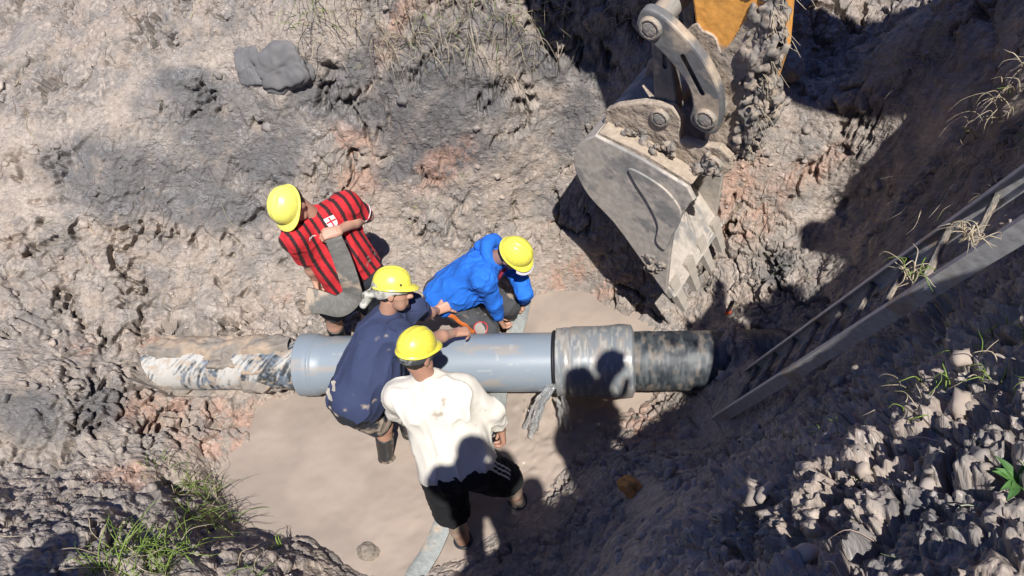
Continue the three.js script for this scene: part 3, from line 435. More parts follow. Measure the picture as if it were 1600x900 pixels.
// ---------- ladder against the near bank ----------
{
  const lad = group('ladder', 'grey metal ladder leaning up the shaded bank beside the weeds', 'ladder');
  const lo = V(1.197, 0.906, 0.772), hi = V(1.166, 3.66, 1.633), up = hi.clone().sub(lo).normalize(), across = V(0.629, 0, -0.777), front = across.clone().cross(up).normalize();
  lo.addScaledVector(up, -0.62); const len = hi.distanceTo(lo) + 0.35;
  lad.position.copy(lo); lad.quaternion.setFromRotationMatrix(new THREE.Matrix4().makeBasis(across, up, front));
  const alu = metal([0.46, 0.45, 0.43], 0.4, 610, 0.5, 1, 0.003), rusty = metal([0.2, 0.185, 0.165], 0.55, 630, 0.8, 1, 0.02);
  const ch = (s) => plateShape([[0, -0.035], [0.028 * s, -0.035], [0.028 * s, -0.029], [0.005 * s, -0.029], [0.005 * s, 0.029], [0.028 * s, 0.029], [0.028 * s, 0.035], [0, 0.035]].map(([a, b]) => [a, b]));
  for (const [x, s] of [[0, 1], [0.36, -1]]) { const g = new THREE.ExtrudeGeometry(ch(s), { depth: len, bevelEnabled: false }); g.rotateX(-90 * DEG); g.translate(x, 0, 0); mesh('rail', g, alu, lad); }
  for (let k = 0; k < 12; k++) mesh('rung', tube([[0.004, 0.16 + k * 0.28, 0], [0.18, 0.16 + k * 0.28, 0], [0.356, 0.16 + k * 0.28, 0]], [0.015, 0.013 + 0.004 * (k % 3), 0.015], 10), rusty, lad);
  for (const y of [len - 0.37, len - 1.35]) { const g = new THREE.CylinderGeometry(0.016, 0.02, 0.014, 14); g.rotateZ(90 * DEG); g.translate(-0.007, y, 0); mesh('bolt', g, alu, lad); }
}

// ---------- webbing straps ----------
function ribbon(pts, wdir, w, th) {
  const c = new THREE.CatmullRomCurve3(pts.map(VA)), cw = new THREE.CatmullRomCurve3(wdir.map(VA)), n = pts.length * 10, pos = [], idx = [], uv = []; let s = 0, last = null;
  for (let j = 0; j <= n; j++) {
    const p = c.getPoint(j / n), t = c.getTangent(j / n), d = cw.getPoint(j / n); d.addScaledVector(t, -d.dot(t)).normalize(); const nn = t.clone().cross(d).normalize(); if (last) s += last.distanceTo(p); last = p;
    const ww = (Array.isArray(w) ? lerp(w[0], w[1], j / n) : w) / 2;
    [[-1, 1], [-0.33, 1.25], [0.33, 1.25], [1, 1], [1, -1], [0.33, -0.8], [-0.33, -0.8], [-1, -1]].forEach(([a, b], i) => { const q = p.clone().addScaledVector(d, a * ww).addScaledVector(nn, b * th / 2 + 0.004 * (n2(s * 30, i * 0.7, 9) - 0.5)); pos.push(q.x, q.y, q.z); uv.push(s, i * 0.03); });
  }
  for (let j = 0; j < n; j++) for (let i = 0; i < 8; i++) { const a = j * 8 + i, b = j * 8 + (i + 1) % 8; idx.push(a, b, a + 8, b, b + 8, a + 8); }
  for (const [j, f] of [[0, 1], [n, -1]]) for (let i = 1; i < 7; i++) idx.push(...(f > 0 ? [j * 8, j * 8 + i + 1, j * 8 + i] : [j * 8, j * 8 + i, j * 8 + i + 1]));
  return geoFrom(pos, idx, null, uv);
}
{
  const web = metal([0.17, 0.165, 0.15], 0.4, 650, 0.9, 2.2, 0.004);
  const a = ribbon(STRAP_A, [[1, 0, -0.1], [1, 0, -0.1], [0.95, -0.1, 0.1], [0.7, -0.5, 0.4], [0.1, -0.8, 0.6], [0, -0.8, 0.6], [0, -0.8, 0.6]], [0.1, 0.17], 0.018);
  tag(mesh('lifting_strap', a, web), 'folded grey webbing strap held by the person in the striped shirt', 'strap');
  const pale = metal([0.27, 0.285, 0.275], 0.42, 670, 0.85, 1.6, 0.006);
  const b = ribbon([[0.075, 0.30, -0.57], [0.03, 0.13, -0.50], [-0.03, 0.03, -0.38], [-0.1, 0.005, -0.2], [-0.16, 0.02, 0.05], [-0.19, 0.1, 0.25], [-0.235, 0.5, 0.5], [-0.33, 0.35, 0.66], [-0.46, 0.1, 0.8], [-0.578, 0.0, 0.95], [-0.68, -0.045, 1.13], [-0.8, -0.05, 1.3]], Array.from({ length: 12 }, (_, i) => i < 6 ? [1, 0.1, 0.25] : [0.85, 0.1, 0.45]), 0.125, 0.02);
  tag(mesh('lifting_strap', b, pale), 'pale grey webbing strap passed under the pipe by the person in blue', 'strap');
}
// a sheet laid on a field: p(u,v) is a start point outside, marched along -n
function drape(f, p, n, nu, nv, lift) {
  return gridGeo(nu, nv, (u, v) => { const q = p(u, v); for (let k = 0; k < 60; k++) { const d = f(q.x, q.y, q.z); if (d < 0.0004) break; q.addScaledVector(n, -Math.max(0.0008, d * 0.7)); } q.addScaledVector(n, lift); return [q.x, q.y, q.z]; });
}
const cloth = () => new THREE.MeshStandardMaterial({ vertexColors: true, roughness: 0.88 });
const skinMat = new THREE.MeshStandardMaterial({ vertexColors: true, roughness: 0.55 });
const clothMud = (k, x, y, z, amt, seed = 0) => { const a = fbm3(x * 9 + seed, y * 9, z * 9, 4), b = fbm3(x * 38, y * 38 + seed, z * 38, 2); return mix3(k, [0.36, 0.29, 0.225], sstep(1 - amt - 0.05, 1 - amt + 0.05, a * 0.72 + b * 0.28) * 0.85); };
const hatMats = [0, 1, 2].map((k) => new THREE.MeshPhysicalMaterial({ map: mudTex([[0.86, 0.79, 0.1], [0.84, 0.74, 0.08], [0.87, 0.82, 0.16]][k], [0.2, 0.24, 0.27][k], 800 + k * 40, 1, [0.5, 0.44, 0.25]), roughness: 0.36, clearcoat: 0.3, clearcoatRoughness: 0.25 })); let hatN = 0;

function hardHat(head, f0, u0, parent, label) {
  const u = u0.clone().normalize(), f = f0.clone().addScaledVector(u, -f0.dot(u)).normalize(), s = u.clone().cross(f);
  const o = head.clone().addScaledVector(u, 0.04).addScaledVector(f, -0.003), at = (a, b, c) => { const p = o.clone().addScaledVector(s, a).addScaledVector(u, b).addScaledVector(f, c); return [p.x, p.y, p.z]; };
  const rad = (t) => { const c = Math.cos(t), q = Math.sin(t); return 1 / Math.hypot(c / 0.119, q / 0.1); };            // t = 0 front
  const shell = gridGeo(72, 26, (a, b) => {
    const t = a * 2 * Math.PI, up = b < 0.86, ph = up ? b / 0.86 * Math.PI / 2 : Math.PI / 2, k = up ? 1 : 1 - 0.05 * (b - 0.86) / 0.14, r = rad(t) * Math.pow(Math.sin(ph), 0.82) * k, h = up ? 0.114 * Math.pow(Math.cos(ph), 0.9) : -0.004 + 0.03 * (b - 0.86) / 0.14;
    const lat = r * Math.sin(t), rib = 0.0055 * (Math.exp(-((lat / 0.012) ** 2)) + 0.7 * Math.exp(-(((Math.abs(lat) - 0.04) / 0.009) ** 2))) * Math.cos(ph) * (up ? 1 : 0); return at(-lat, h + rib, r * Math.cos(t));
  }, null, true);
  const hatYellow = hatMats[hatN++ % 3], hat = mesh('hard_hat', shell, hatYellow, parent); tag(hat, label);
  const brim = gridGeo(72, 8, (a, b) => { const t = a * 2 * Math.PI, c = Math.max(0, Math.cos(t)), ext = 0.008 + 0.04 * Math.pow(c, 2.2), prof = [[0, 0.004], [0.25, 0.004], [0.6, -0.001], [0.92, -0.006], [1, -0.009], [0.9, -0.013], [0.5, -0.008], [0.2, -0.006], [-0.1, -0.004]][Math.round(b * 8)]; const r = rad(t) - 0.002 + ext * prof[0]; return at(-r * Math.sin(t), prof[1] - 0.006 * Math.pow(c, 3) * prof[0], r * Math.cos(t)); }, null, true);
  mesh('brim', brim, hatYellow, hat);
  return { at, hat };
}
function handField(wr, d0, n0, s0, curl, gap = 0) {     // d fingers, n out of the palm, s towards the thumb
  const d = d0.clone().normalize(), n = n0.clone().addScaledVector(d, -n0.dot(d)).normalize(), s = d.clone().cross(n); if (s.dot(s0) < 0) s.negate();
  const fs = [], pt = (a, b, c) => wr.clone().addScaledVector(d, a).addScaledVector(n, b).addScaledVector(s, c), ends = [];
  const kn = [[0.088, 0.027], [0.092, 0.009], [0.088, -0.009], [0.08, -0.027]];
  for (const [a, c] of kn) fs.push(cap(pt(-0.005, 0, c * 0.65), pt(a, 0, c), 0.016, 0.0125));
  const palm = blend(fs, 0.02), fing = [], L = [0.072, 0.082, 0.076, 0.06];
  kn.forEach(([a, c], i) => { let p = pt(a - 0.006, 0, c), ang = 0; const seg = [0.46, 0.3, 0.24]; seg.forEach((q, j) => { ang += curl * [0.8, 1.0, 0.6][j] + 0.04 * i; const nx = p.clone().addScaledVector(d, Math.cos(ang) * L[i] * q).addScaledVector(n, Math.sin(ang) * L[i] * q).addScaledVector(s, (1.5 - i) * gap * q); fing.push(cap(p, nx, 0.0098 - j * 0.001, 0.009 - j * 0.001)); p = nx; }); ends.push(p); });
  const t0 = pt(0.02, 0.006, 0.022), t1 = pt(0.052, 0.014, 0.046), t2 = pt(0.075, 0.02 + curl * 0.012, 0.05 - curl * 0.008), t3 = pt(0.092, 0.026 + curl * 0.022, 0.044 - curl * 0.014);
  const th = blend([cap(t0, t1, 0.015, 0.0118), cap(t1, t2, 0.0115, 0.0105), cap(t2, t3, 0.0105, 0.0085)], 0.008);
  return { f: (x, y, z) => { let v = palm(x, y, z); for (const q of fing) v = sminK(v, q(x, y, z), 0.006); return sminK(v, th(x, y, z), 0.012); }, box: bounds([wr, pt(0.2, 0, 0), pt(0.1, 0.1, 0), pt(0.1, -0.02, 0.07), pt(0.1, 0, -0.06), ...ends], 0.03) };
}
function headField(head, f0, u0) {
  const u = u0.clone().normalize(), f = f0.clone().addScaledVector(u, -f0.dot(u)).normalize(), s = u.clone().cross(f), pt = (a, b, c) => head.clone().addScaledVector(s, a).addScaledVector(u, b).addScaledVector(f, c);
  const skull = blend([ell(pt(0, 0.03, -0.012), s, u, f, 0.077, 0.09, 0.098), ell(pt(0, -0.045, 0.028), s, u, f, 0.058, 0.066, 0.062), cap(pt(0.03, -0.085, 0.055), pt(-0.03, -0.085, 0.055), 0.024, 0.024)], 0.04);
  const bits = [cap(pt(0, 0.008, 0.09), pt(0, -0.03, 0.112), 0.009, 0.0145), cap(pt(0.011, -0.034, 0.098), pt(-0.011, -0.034, 0.098), 0.009, 0.009), cap(pt(0.045, 0.024, 0.074), pt(-0.045, 0.024, 0.074), 0.014, 0.014), cap(pt(0.018, -0.062, 0.089), pt(-0.018, -0.062, 0.089), 0.007, 0.007), cap(pt(0.018, -0.073, 0.086), pt(-0.018, -0.073, 0.086), 0.0075, 0.0075)];
  const ears = [1, -1].map((q) => ell(pt(q * 0.08, -0.008, -0.008), s, u, f, 0.011, 0.033, 0.021));
  const eyes = [1, -1].map((q) => cap(pt(q * 0.031, 0.004, 0.088), pt(q * 0.033, 0.004, 0.087), 0.014, 0.014));
  const fn = (x, y, z) => { let d = skull(x, y, z); for (const b of bits) d = sminK(d, b(x, y, z), 0.014); for (const e of eyes) d = Math.max(d, -(e(x, y, z) + 0.006)); for (const e of ears) d = sminK(d, e(x, y, z), 0.008); return d; };
  return { f: fn, pt, skull, s, u, fw: f, local: (x, y, z) => { const q = V(x, y, z).sub(head); return [q.dot(s), q.dot(u), q.dot(f)]; } };
}
function makePerson(S) {
  const J = {}; for (const k in S.J) J[k] = VA(S.J[k]);
  const fat = S.fat || 1, root = new THREE.Group(); root.name = numbered('person'); scene.add(root); tag(root, S.label, 'person', S.group);
  const lo = Math.min(J.aL.y, J.aR.y), mid = J.hip; root.position.set(mid.x, lo - 0.08, mid.z);
  const add = (name, g, m, par = root) => { g.translate(-root.position.x, -root.position.y, -root.position.z); return mesh(name, g, m, par); };
  const up = J.neck.clone().sub(J.hip).normalize(), lat = J.shL.clone().sub(J.shR); lat.addScaledVector(up, -lat.dot(up)).normalize(); const fwd = lat.clone().cross(up).normalize();
  const off = (p, a, b, c) => p.clone().addScaledVector(lat, a).addScaledVector(up, b).addScaledVector(fwd, c);
  const foot = {}; for (const q of ['L', 'R']) { const t = S.toe?.[q] ? VA(S.toe[q]) : fwd.clone().setY(0).normalize(); foot[q] = J['a' + q].clone().add(V(0, -0.055, 0)).addScaledVector(t, 0.17); }
  // torso capsules
  const c1 = off(J.neck, 0, -0.16, 0.0), c2 = off(J.hip, 0, 0.18, 0.02 * fat), c3 = J.hip;
  const torso = (g) => { const o = []; for (const q of [1, -1]) { o.push(cap(off(c1, q * 0.09, 0, 0), off(c2, q * 0.07 * fat, 0, 0), 0.112 + g, 0.103 * fat + g), cap(off(c2, q * 0.07 * fat, 0, 0), off(c3, q * 0.075 * fat, 0, 0), 0.103 * fat + g, 0.112 * fat + g), cap(off(J.neck, 0, -0.035, -0.01), q > 0 ? J.shL : J.shR, 0.06 + g, 0.058 + g), cap(q > 0 ? J.shL : J.shR, off(c1, q * 0.09, 0, 0), 0.062 + g, 0.1 + g)); } o.push(cap(c1, c2, 0.12 + g, 0.11 * fat + g), cap(c2, c3, 0.112 * fat + g, 0.11 * fat + g)); return blend(o, 0.05); };
  const H = headField(J.head, VA(S.face), VA(S.crown));
  // bare body
  const bodyParts = [torso(-0.022), cap(off(J.neck, 0, -0.04, 0), H.pt(0, -0.05, -0.012), 0.06, 0.054)];
  for (const q of ['L', 'R']) { bodyParts.push(cap(J['sh' + q], J['el' + q], 0.047, 0.04), cap(J['el' + q], J['wr' + q].clone().lerp(J['el' + q], 0.55), 0.041, 0.039), cap(J['wr' + q].clone().lerp(J['el' + q], 0.55), J['wr' + q], 0.039, 0.026), cap(J['h' + q], J['k' + q], 0.08, 0.056), cap(J['k' + q], J['k' + q].clone().lerp(J['a' + q], 0.4), 0.055, 0.056), cap(J['k' + q].clone().lerp(J['a' + q], 0.4), J['a' + q], 0.056, 0.037), cap(J['a' + q].clone().add(V(0, -0.03, 0)), foot[q], 0.042, 0.032)); }
  const body = blend(bodyParts, 0.025), sk = S.skin || [0.36, 0.2, 0.135];
  const skinCol = (x, y, z) => { const a = fbm3(x * 22, y * 22, z * 22, 3); let k = mix3(sk, [sk[0] * 0.84, sk[1] * 0.76, sk[2] * 0.72], a); return clothMud(k, x, y, z, S.legMud && y < J.hip.y - 0.2 ? 0.6 : 0.3, 3); };
  const geos = [netMesh(body, bounds([...Object.values(J), foot.L, foot.R], 0.16), S.coarse ? 0.024 : 0.0115, skinCol)];
  const hair = [0.02, 0.015, 0.012];
  if (S.coarse) geos.push(netMesh(H.f, bounds([J.head], 0.17), 0.012, skinCol));
  else geos.push(netMesh(H.f, bounds([J.head], 0.165), 0.0042, (x, y, z) => {
    const [a, b, c] = H.local(x, y, z); let k = skinCol(x, y, z);
    if (c > 0.06 && Math.hypot(Math.abs(a) - 0.032, (b - 0.004) * 1.7) < 0.013) k = Math.hypot(Math.abs(a) - 0.033, b - 0.004) < 0.0065 ? [0.02, 0.013, 0.01] : [0.5, 0.46, 0.42];
    if (c > 0.06 && Math.abs(b - 0.027) < 0.005 && Math.abs(Math.abs(a) - 0.034) < 0.02) k = hair;
    if (c > 0.07 && Math.abs(b + 0.068) < 0.009 && Math.abs(a) < 0.024) k = [0.27, 0.1, 0.085];
    if (S.stubble && b < -0.035 && c > 0.0) k = mix3(k, [0.12, 0.08, 0.06], 0.4); return k;
  }));
  for (const q of ['L', 'R']) { const h = S.hands?.[q] || {}, d = h.dir ? VA(h.dir) : J['wr' + q].clone().sub(J['el' + q]); if (S.coarse) { geos.push(netMesh(cap(J['wr' + q], J['wr' + q].clone().addScaledVector(d.normalize(), 0.13), 0.03, 0.024), bounds([J['wr' + q]], 0.18), 0.014, skinCol)); continue; } const hf = handField(J['wr' + q], d, h.palm ? VA(h.palm) : fwd.clone().negate(), h.thumb ? VA(h.thumb) : up, h.curl ?? 0.5, h.gap || 0); geos.push(netMesh(hf.f, hf.box, 0.0036, skinCol)); }
  const bodyMesh = add('body', mergeGeometries(geos), skinMat);
  // clothing
  const C = S.cell || 0.0075, armDir = {}; for (const q of ['L', 'R']) armDir[q] = J['el' + q].clone().sub(J['sh' + q]).normalize();
  const folds = S.folds || [0.006, 14];
  const wr = (x, y, z, amp = folds[0], fr = folds[1]) => { const q = V(x, y, z), a = q.dot(up) * fr * (S.foldUp ?? 0.5), b = q.dot(lat) * fr, c = q.dot(fwd) * fr; const r = 1 - Math.abs(2 * fbm3(a, b, c, 2) - 1); const s = 1 - Math.abs(2 * n3(a * 2.3 + 7, b * 2.3, c * 2.3) - 1); return amp * (r * r * r * r * 2.2 - 0.6) + amp * 0.5 * (s * s - 0.4); };
  const t2 = torso(S.loose ?? 0.01), sl = [];
  for (const q of ['L', 'R']) { const fl = S.sleeve[q] ?? S.sleeve, l = J['sh' + q].distanceTo(J['el' + q]); if (fl <= 1) sl.push(cut(cap(J['sh' + q], J['el' + q], 0.07, 0.062), half(J['sh' + q], armDir[q], l * fl))); else { const ed = J['wr' + q].clone().sub(J['el' + q]), el = ed.length(); ed.normalize(); sl.push(blend([cap(J['sh' + q], J['el' + q], 0.068, 0.056), cut(cap(J['el' + q], J['wr' + q], 0.057, 0.04), half(J['el' + q], ed, el * (fl - 1)))], 0.02)); } }
  const hem = S.hem ?? -0.06;
  const torsoC = cut(t2, (x, y, z) => hem - ((x - J.hip.x) * up.x + (y - J.hip.y) * up.y + (z - J.hip.z) * up.z), half(J.neck, up, S.collar ?? 0.03));
  const shirt0 = (x, y, z) => { let d = torsoC(x, y, z); for (const s of sl) d = sminK(d, s(x, y, z), 0.06); return d; };
  const shirt = (x, y, z) => { const d = shirt0(x, y, z); return d > 0.05 ? d : d - wr(x, y, z); };
  const fr = { up, lat, fwd, J, off };
  const sc = S.coarse ? 0.024 : C;
  const shirtMesh = add('shirt', netMesh(shirt, bounds([J.neck, J.hip, J.shL, J.shR, J.elL, J.elR, J.wrL, J.wrR], 0.22), sc, (x, y, z) => { const q = V(x, y, z); return S.shirtColour(x, y, z, q.clone().sub(J.hip).dot(up), q.clone().sub(J.neck).dot(lat), q.clone().sub(J.neck).dot(fwd), fr); }), cloth());
  if (S.shirtLabel) tag(shirtMesh, S.shirtLabel);
  // shorts or trousers
  const legs = []; for (const q of ['L', 'R']) { const ld = J['k' + q].clone().sub(J['h' + q]), l = ld.length(); ld.normalize(); const e = S.legLen ?? 0.85; if (e <= 1) legs.push(cut(cap(J['h' + q], J['k' + q], S.legR || 0.105, (S.legR || 0.105) * 0.88), half(J['h' + q], ld, l * e))); else legs.push(blend([cap(J['h' + q], J['k' + q], 0.1, 0.078), cap(J['k' + q], J['a' + q], 0.078, 0.06)], 0.02)); }
  const seat = cut(blend([cap(off(c3, 0.06 * fat, -0.01, -0.01), off(c3, -0.06 * fat, -0.01, -0.01), 0.118 * fat, 0.118 * fat), cap(off(c3, 0.055 * fat, 0.09, 0), off(c3, -0.055 * fat, 0.09, 0), 0.104 * fat, 0.104 * fat)], 0.05), half(J.hip, up, S.waist ?? 0.1));
  const pants0 = blend([seat, ...legs], 0.045), pants = (x, y, z) => { const d = pants0(x, y, z); return d > 0.05 ? d : d - wr(x, y, z, 0.007, 11); };
  const pantsMesh = add(S.legLen > 1 ? 'trousers' : 'shorts', netMesh(pants, bounds([J.hip, J.hL, J.hR, J.kL, J.kR, ...(S.legLen > 1 ? [J.aL, J.aR] : [])], 0.22), S.coarse ? 0.024 : 0.009, (x, y, z) => S.pantsColour(x, y, z, fr)), cloth());
  for (const q of ['L', 'R']) if (S.boots !== false) { const a = J['a' + q], tp = a.clone().lerp(J['k' + q], S.bootTop ?? 0.5), bd = tp.clone().sub(a).normalize(); const bt = blend([cut(cap(a, tp, 0.052, 0.066), half(tp, bd, 0.0)), cap(a.clone().add(V(0, -0.03, 0)), foot[q], 0.055, 0.046)], 0.03); add('boot', netMesh((x, y, z) => bt(x, y, z) - 0.004 * (fbm3(x * 20, y * 20, z * 20, 2) - 0.5), bounds([a, tp, foot[q]], 0.1), S.coarse ? 0.02 : 0.0085, (x, y, z) => clothMud([0.022, 0.024, 0.027], x, y, z, 0.42, 8)), new THREE.MeshStandardMaterial({ vertexColors: true, roughness: 0.45 })); }
  // hair
  const hf = (x, y, z) => { const [a, b, c] = H.local(x, y, z); return Math.max(H.skull(x, y, z) - 0.009 - 0.004 * n3(x * 90, y * 90, z * 90), -(b * 0.9 - c * 0.75 + 0.02), -(b + 0.085), b - 0.045); };
  add('hair', netMesh(hf, bounds([J.head], 0.17), S.coarse ? 0.012 : 0.005, () => hair), cloth(), root);
  let hat = null; if (S.hat) { hat = hardHat(J.head, VA(S.face), VA(S.crown), root, S.hat); hat.hat.traverse((m) => m.geometry && m.geometry.translate(-root.position.x, -root.position.y, -root.position.z)); }
  return { root, add, J, up, lat, fwd, off, shirt, pants, H, hat, shirtMesh, pantsMesh, bodyMesh };
}

const JN = {"head":[-0.722,1.262,-0.05],"neck":[-0.776,1.081,-0.015],"shL":[-0.646,0.969,-0.148],"shR":[-0.699,1.087,0.183],"hip":[-1.024,0.746,0.336],"hL":[-0.971,0.696,0.269],"hR":[-1.075,0.728,0.419],"kL":[-0.8,0.307,0.266],"aL":[-0.835,-0.11,0.265],"kR":[-0.938,0.322,0.378],"aR":[-1.0,-0.084,0.435],"elL":[-0.615,0.708,-0.228],"wrL":[-0.54,0.526,-0.376],"elR":[-0.55,0.863,0.066],"wrR":[-0.402,0.695,-0.072]};
const JW = {"head":[-0.543,1.47,0.528],"neck":[-0.5,1.297,0.578],"shL":[-0.675,1.215,0.64],"shR":[-0.325,1.235,0.645],"hip":[-0.401,0.882,0.938],"hL":[-0.493,0.841,0.959],"hR":[-0.302,0.833,0.939],"kL":[-0.49,0.37,1.04],"aL":[-0.46,-0.24,1.08],"kR":[-0.135,0.37,0.86],"aR":[-0.07,-0.24,0.82],"elR":[-0.165,1.08,0.715],"wrR":[-0.135,0.83,0.72],"elL":[-0.735,0.986,0.604],"wrL":[-0.658,0.741,0.579]};
const JR = {"head":[-1.289,1.591,-0.516],"neck":[-1.207,1.407,-0.588],"shL":[-1.001,1.431,-0.618],"shR":[-1.299,1.419,-0.407],"hip":[-1.048,0.932,-0.441],"hL":[-0.951,0.912,-0.446],"hR":[-1.137,0.9,-0.406],"kL":[-1.042,0.49,-0.468],"kR":[-1.302,0.498,-0.445],"aL":[-1.102,0.072,-0.481],"aR":[-1.346,0.077,-0.478],"elL":[-0.9,1.26,-0.67],"wrL":[-1.035,1.42,-0.43],"elR":[-1.283,1.18,-0.40],"wrR":[-1.29,0.98,-0.40]};
const JB = {"head":[0.024,0.929,-0.508],"neck":[-0.096,0.784,-0.612],"shL":[0.019,0.641,-0.697],"shR":[-0.192,0.783,-0.432],"hip":[-0.445,0.401,-0.627],"hL":[-0.399,0.393,-0.711],"hR":[-0.507,0.414,-0.558],"kR":[-0.201,0.242,-0.344],"aR":[-0.462,-0.05,-0.483],"kL":[-0.033,0.302,-0.508],"aL":[-0.075,-0.101,-0.618],"elR":[-0.136,0.503,-0.417],"wrR":[-0.113,0.252,-0.439],"elL":[0.086,0.515,-0.466],"wrL":[0.072,0.278,-0.564]};

{ // navy T-shirt, leaning over the pipe
  const p = makePerson({ J: JN, fat: 1.4, collar: 0.05, loose: 0.018, waist: 0.0, face: [0.95, -0.22, 0.06], crown: [0.14, 0.78, -0.6], label: 'person in navy T-shirt and hard hat leaning over the pipe', hat: 'yellow hard hat with a short peak',
    sleeve: 0.78, hem: -0.1, folds: [0.009, 8], foldUp: 0.45, stubble: true, skin: [0.5, 0.285, 0.2], bootTop: 0.72,
    hands: { L: { dir: [0.75, 0.05, -0.25], palm: [0.1, -0.6, -0.7], thumb: [0.2, 0.8, -0.3], curl: 0.25, gap: 0.03 }, R: { dir: [0.8, -0.4, -0.3], palm: [0, -1, 0.1], thumb: [0, 0, -1], curl: 0.75 } },
    shirtColour: (x, y, z, h) => clothMud([0.032, 0.045, 0.105], x, y, z, 0.3, 1), pantsColour: (x, y, z) => clothMud([0.02, 0.023, 0.034], x, y, z, 0.36, 2), shirtLabel: 'navy T-shirt spattered with mud' });
  // camouflage cloth under the hat, knotted at the nape
  const H = p.H, camo = (x, y, z) => { const a = fbm3(x * 26, y * 26, z * 26, 3); return a < 0.42 ? [0.1, 0.1, 0.085] : a < 0.53 ? [0.3, 0.29, 0.25] : [0.5, 0.48, 0.43]; };
  const band = (x, y, z) => { const [a, b, c] = H.local(x, y, z); return Math.max(H.skull(x, y, z) - 0.016 - 0.003 * n3(x * 60, y * 60, z * 60), -(b - 0.005 + c * 0.06 + (c < 0.02 ? (0.02 - c) * 0.55 : 0)), b - 0.07); };
  const knot = blend([cap(H.pt(0, 0.0, -0.115), H.pt(0.0, -0.035, -0.165), 0.022, 0.026), cap(H.pt(-0.01, -0.03, -0.13), H.pt(-0.035, -0.08, -0.17), 0.02, 0.024)], 0.02);
  p.add('bandana', netMesh((x, y, z) => sminK(band(x, y, z), knot(x, y, z), 0.02), bounds([H.pt(0, 0, 0), H.pt(0, 0, -0.15)], 0.16), 0.0055, camo), cloth());
  const e = p.hat.at, disc = new THREE.CircleGeometry(0.008, 14), c = VA(e(-0.1, 0.032, 0.052)), n = V(0, 0, 0).copy(c).sub(VA(e(-0.05, 0.02, 0.03))).normalize(); disc.lookAt(n); c.addScaledVector(n, 0.004); disc.translate(c.x, c.y, c.z); p.add('emblem', disc, std(0.12, 0.1, 0.03, 0.6), p.hat.hat);
  // pale mud slaps on the seat of the shorts
  for (const [a, b, w, h] of [[0.02, -0.13, 0.075, 0.02], [0.0, -0.07, 0.05, 0.018], [-0.06, -0.21, 0.045, 0.014]]) { const nn = p.fwd.clone().negate().addScaledVector(p.lat, -0.5).add(V(0, 0.6, 0.3)).normalize(); const o = p.off(p.J.hip, -0.08 + a, b + 0.1, -0.05).addScaledVector(nn, 0.25); const f = (x, y, z) => Math.min(p.shirt(x, y, z), p.pants(x, y, z)); p.add('mud_smear', drape(f, (u, v) => o.clone().addScaledVector(p.lat, (u - 0.5) * w * 2 * Math.sqrt(Math.max(0.02, 1 - (2 * v - 1) ** 2)) * (0.8 + 0.4 * n2(v * 6, a * 40, 3))).addScaledVector(p.up, (v - 0.5) * h * 2 + (u - 0.5) * 0.02), nn, 14, 8, 0.003), std(0.42, 0.38, 0.32, 0.9), p.pantsMesh); }
}
{ // white shirt, back to the camera
  const p = makePerson({ J: JW, fat: 1.12, collar: 0.055, loose: 0.018, waist: 0.0, face: [0.62, -0.3, -0.7], crown: [0.12, 0.82, -0.48], label: 'person in white long-sleeved shirt and striped black shorts seen from behind', hat: 'yellow hard hat tilted forward',
    sleeve: 1.62, hem: -0.02, folds: [0.007, 9], foldUp: 0.35, legR: 0.124, skin: [0.44, 0.245, 0.17], legLen: 0.92, boots: true, bootTop: 0.3, legMud: true,
    hands: { R: { dir: [0.05, -0.8, 0.35], palm: [-0.8, -0.2, 0.1], thumb: [-0.2, 0, -1], curl: 0.7 }, L: { curl: 0.7, palm: [0.6, 0, -0.4] } },
    shirtColour: (x, y, z) => clothMud([0.66, 0.62, 0.54], x, y, z, 0.27, 4), pantsColour: (x, y, z) => clothMud([0.008, 0.008, 0.010], x, y, z, 0.22, 5), shirtLabel: 'white shirt with sleeves pushed up' });
  const J = p.J, sideDir = p.lat.clone().negate().multiplyScalar(0.75).add(V(0, 0.6, 0.32)).normalize(), ld = J.kR.clone().sub(J.hR).normalize(), acr = ld.clone().cross(sideDir).normalize();
  const st = std(0.7, 0.7, 0.68, 0.85);
  for (let k = 0; k < 3; k++) p.add('stripe', drape(p.pants, (u, v) => J.hR.clone().addScaledVector(ld, -0.05 + v * 0.37).addScaledVector(acr, (k - 1) * 0.026 + (u - 0.5) * 0.012).addScaledVector(sideDir, 0.2), sideDir, 3, 40, 0.0022), st, p.pantsMesh);
  // dark sweat band below the hat
  const H = p.H; p.add('headband', netMesh((x, y, z) => { const [a, b, c] = H.local(x, y, z); return Math.max(H.skull(x, y, z) - 0.014, Math.abs(b - 0.004) - 0.018); }, bounds([H.pt(0, 0, 0)], 0.15), 0.0055, (x, y, z) => mix3([0.05, 0.055, 0.06], [0.22, 0.23, 0.22], sstep(0.45, 0.6, fbm3(x * 40, y * 40, z * 40, 2)))), cloth());
}
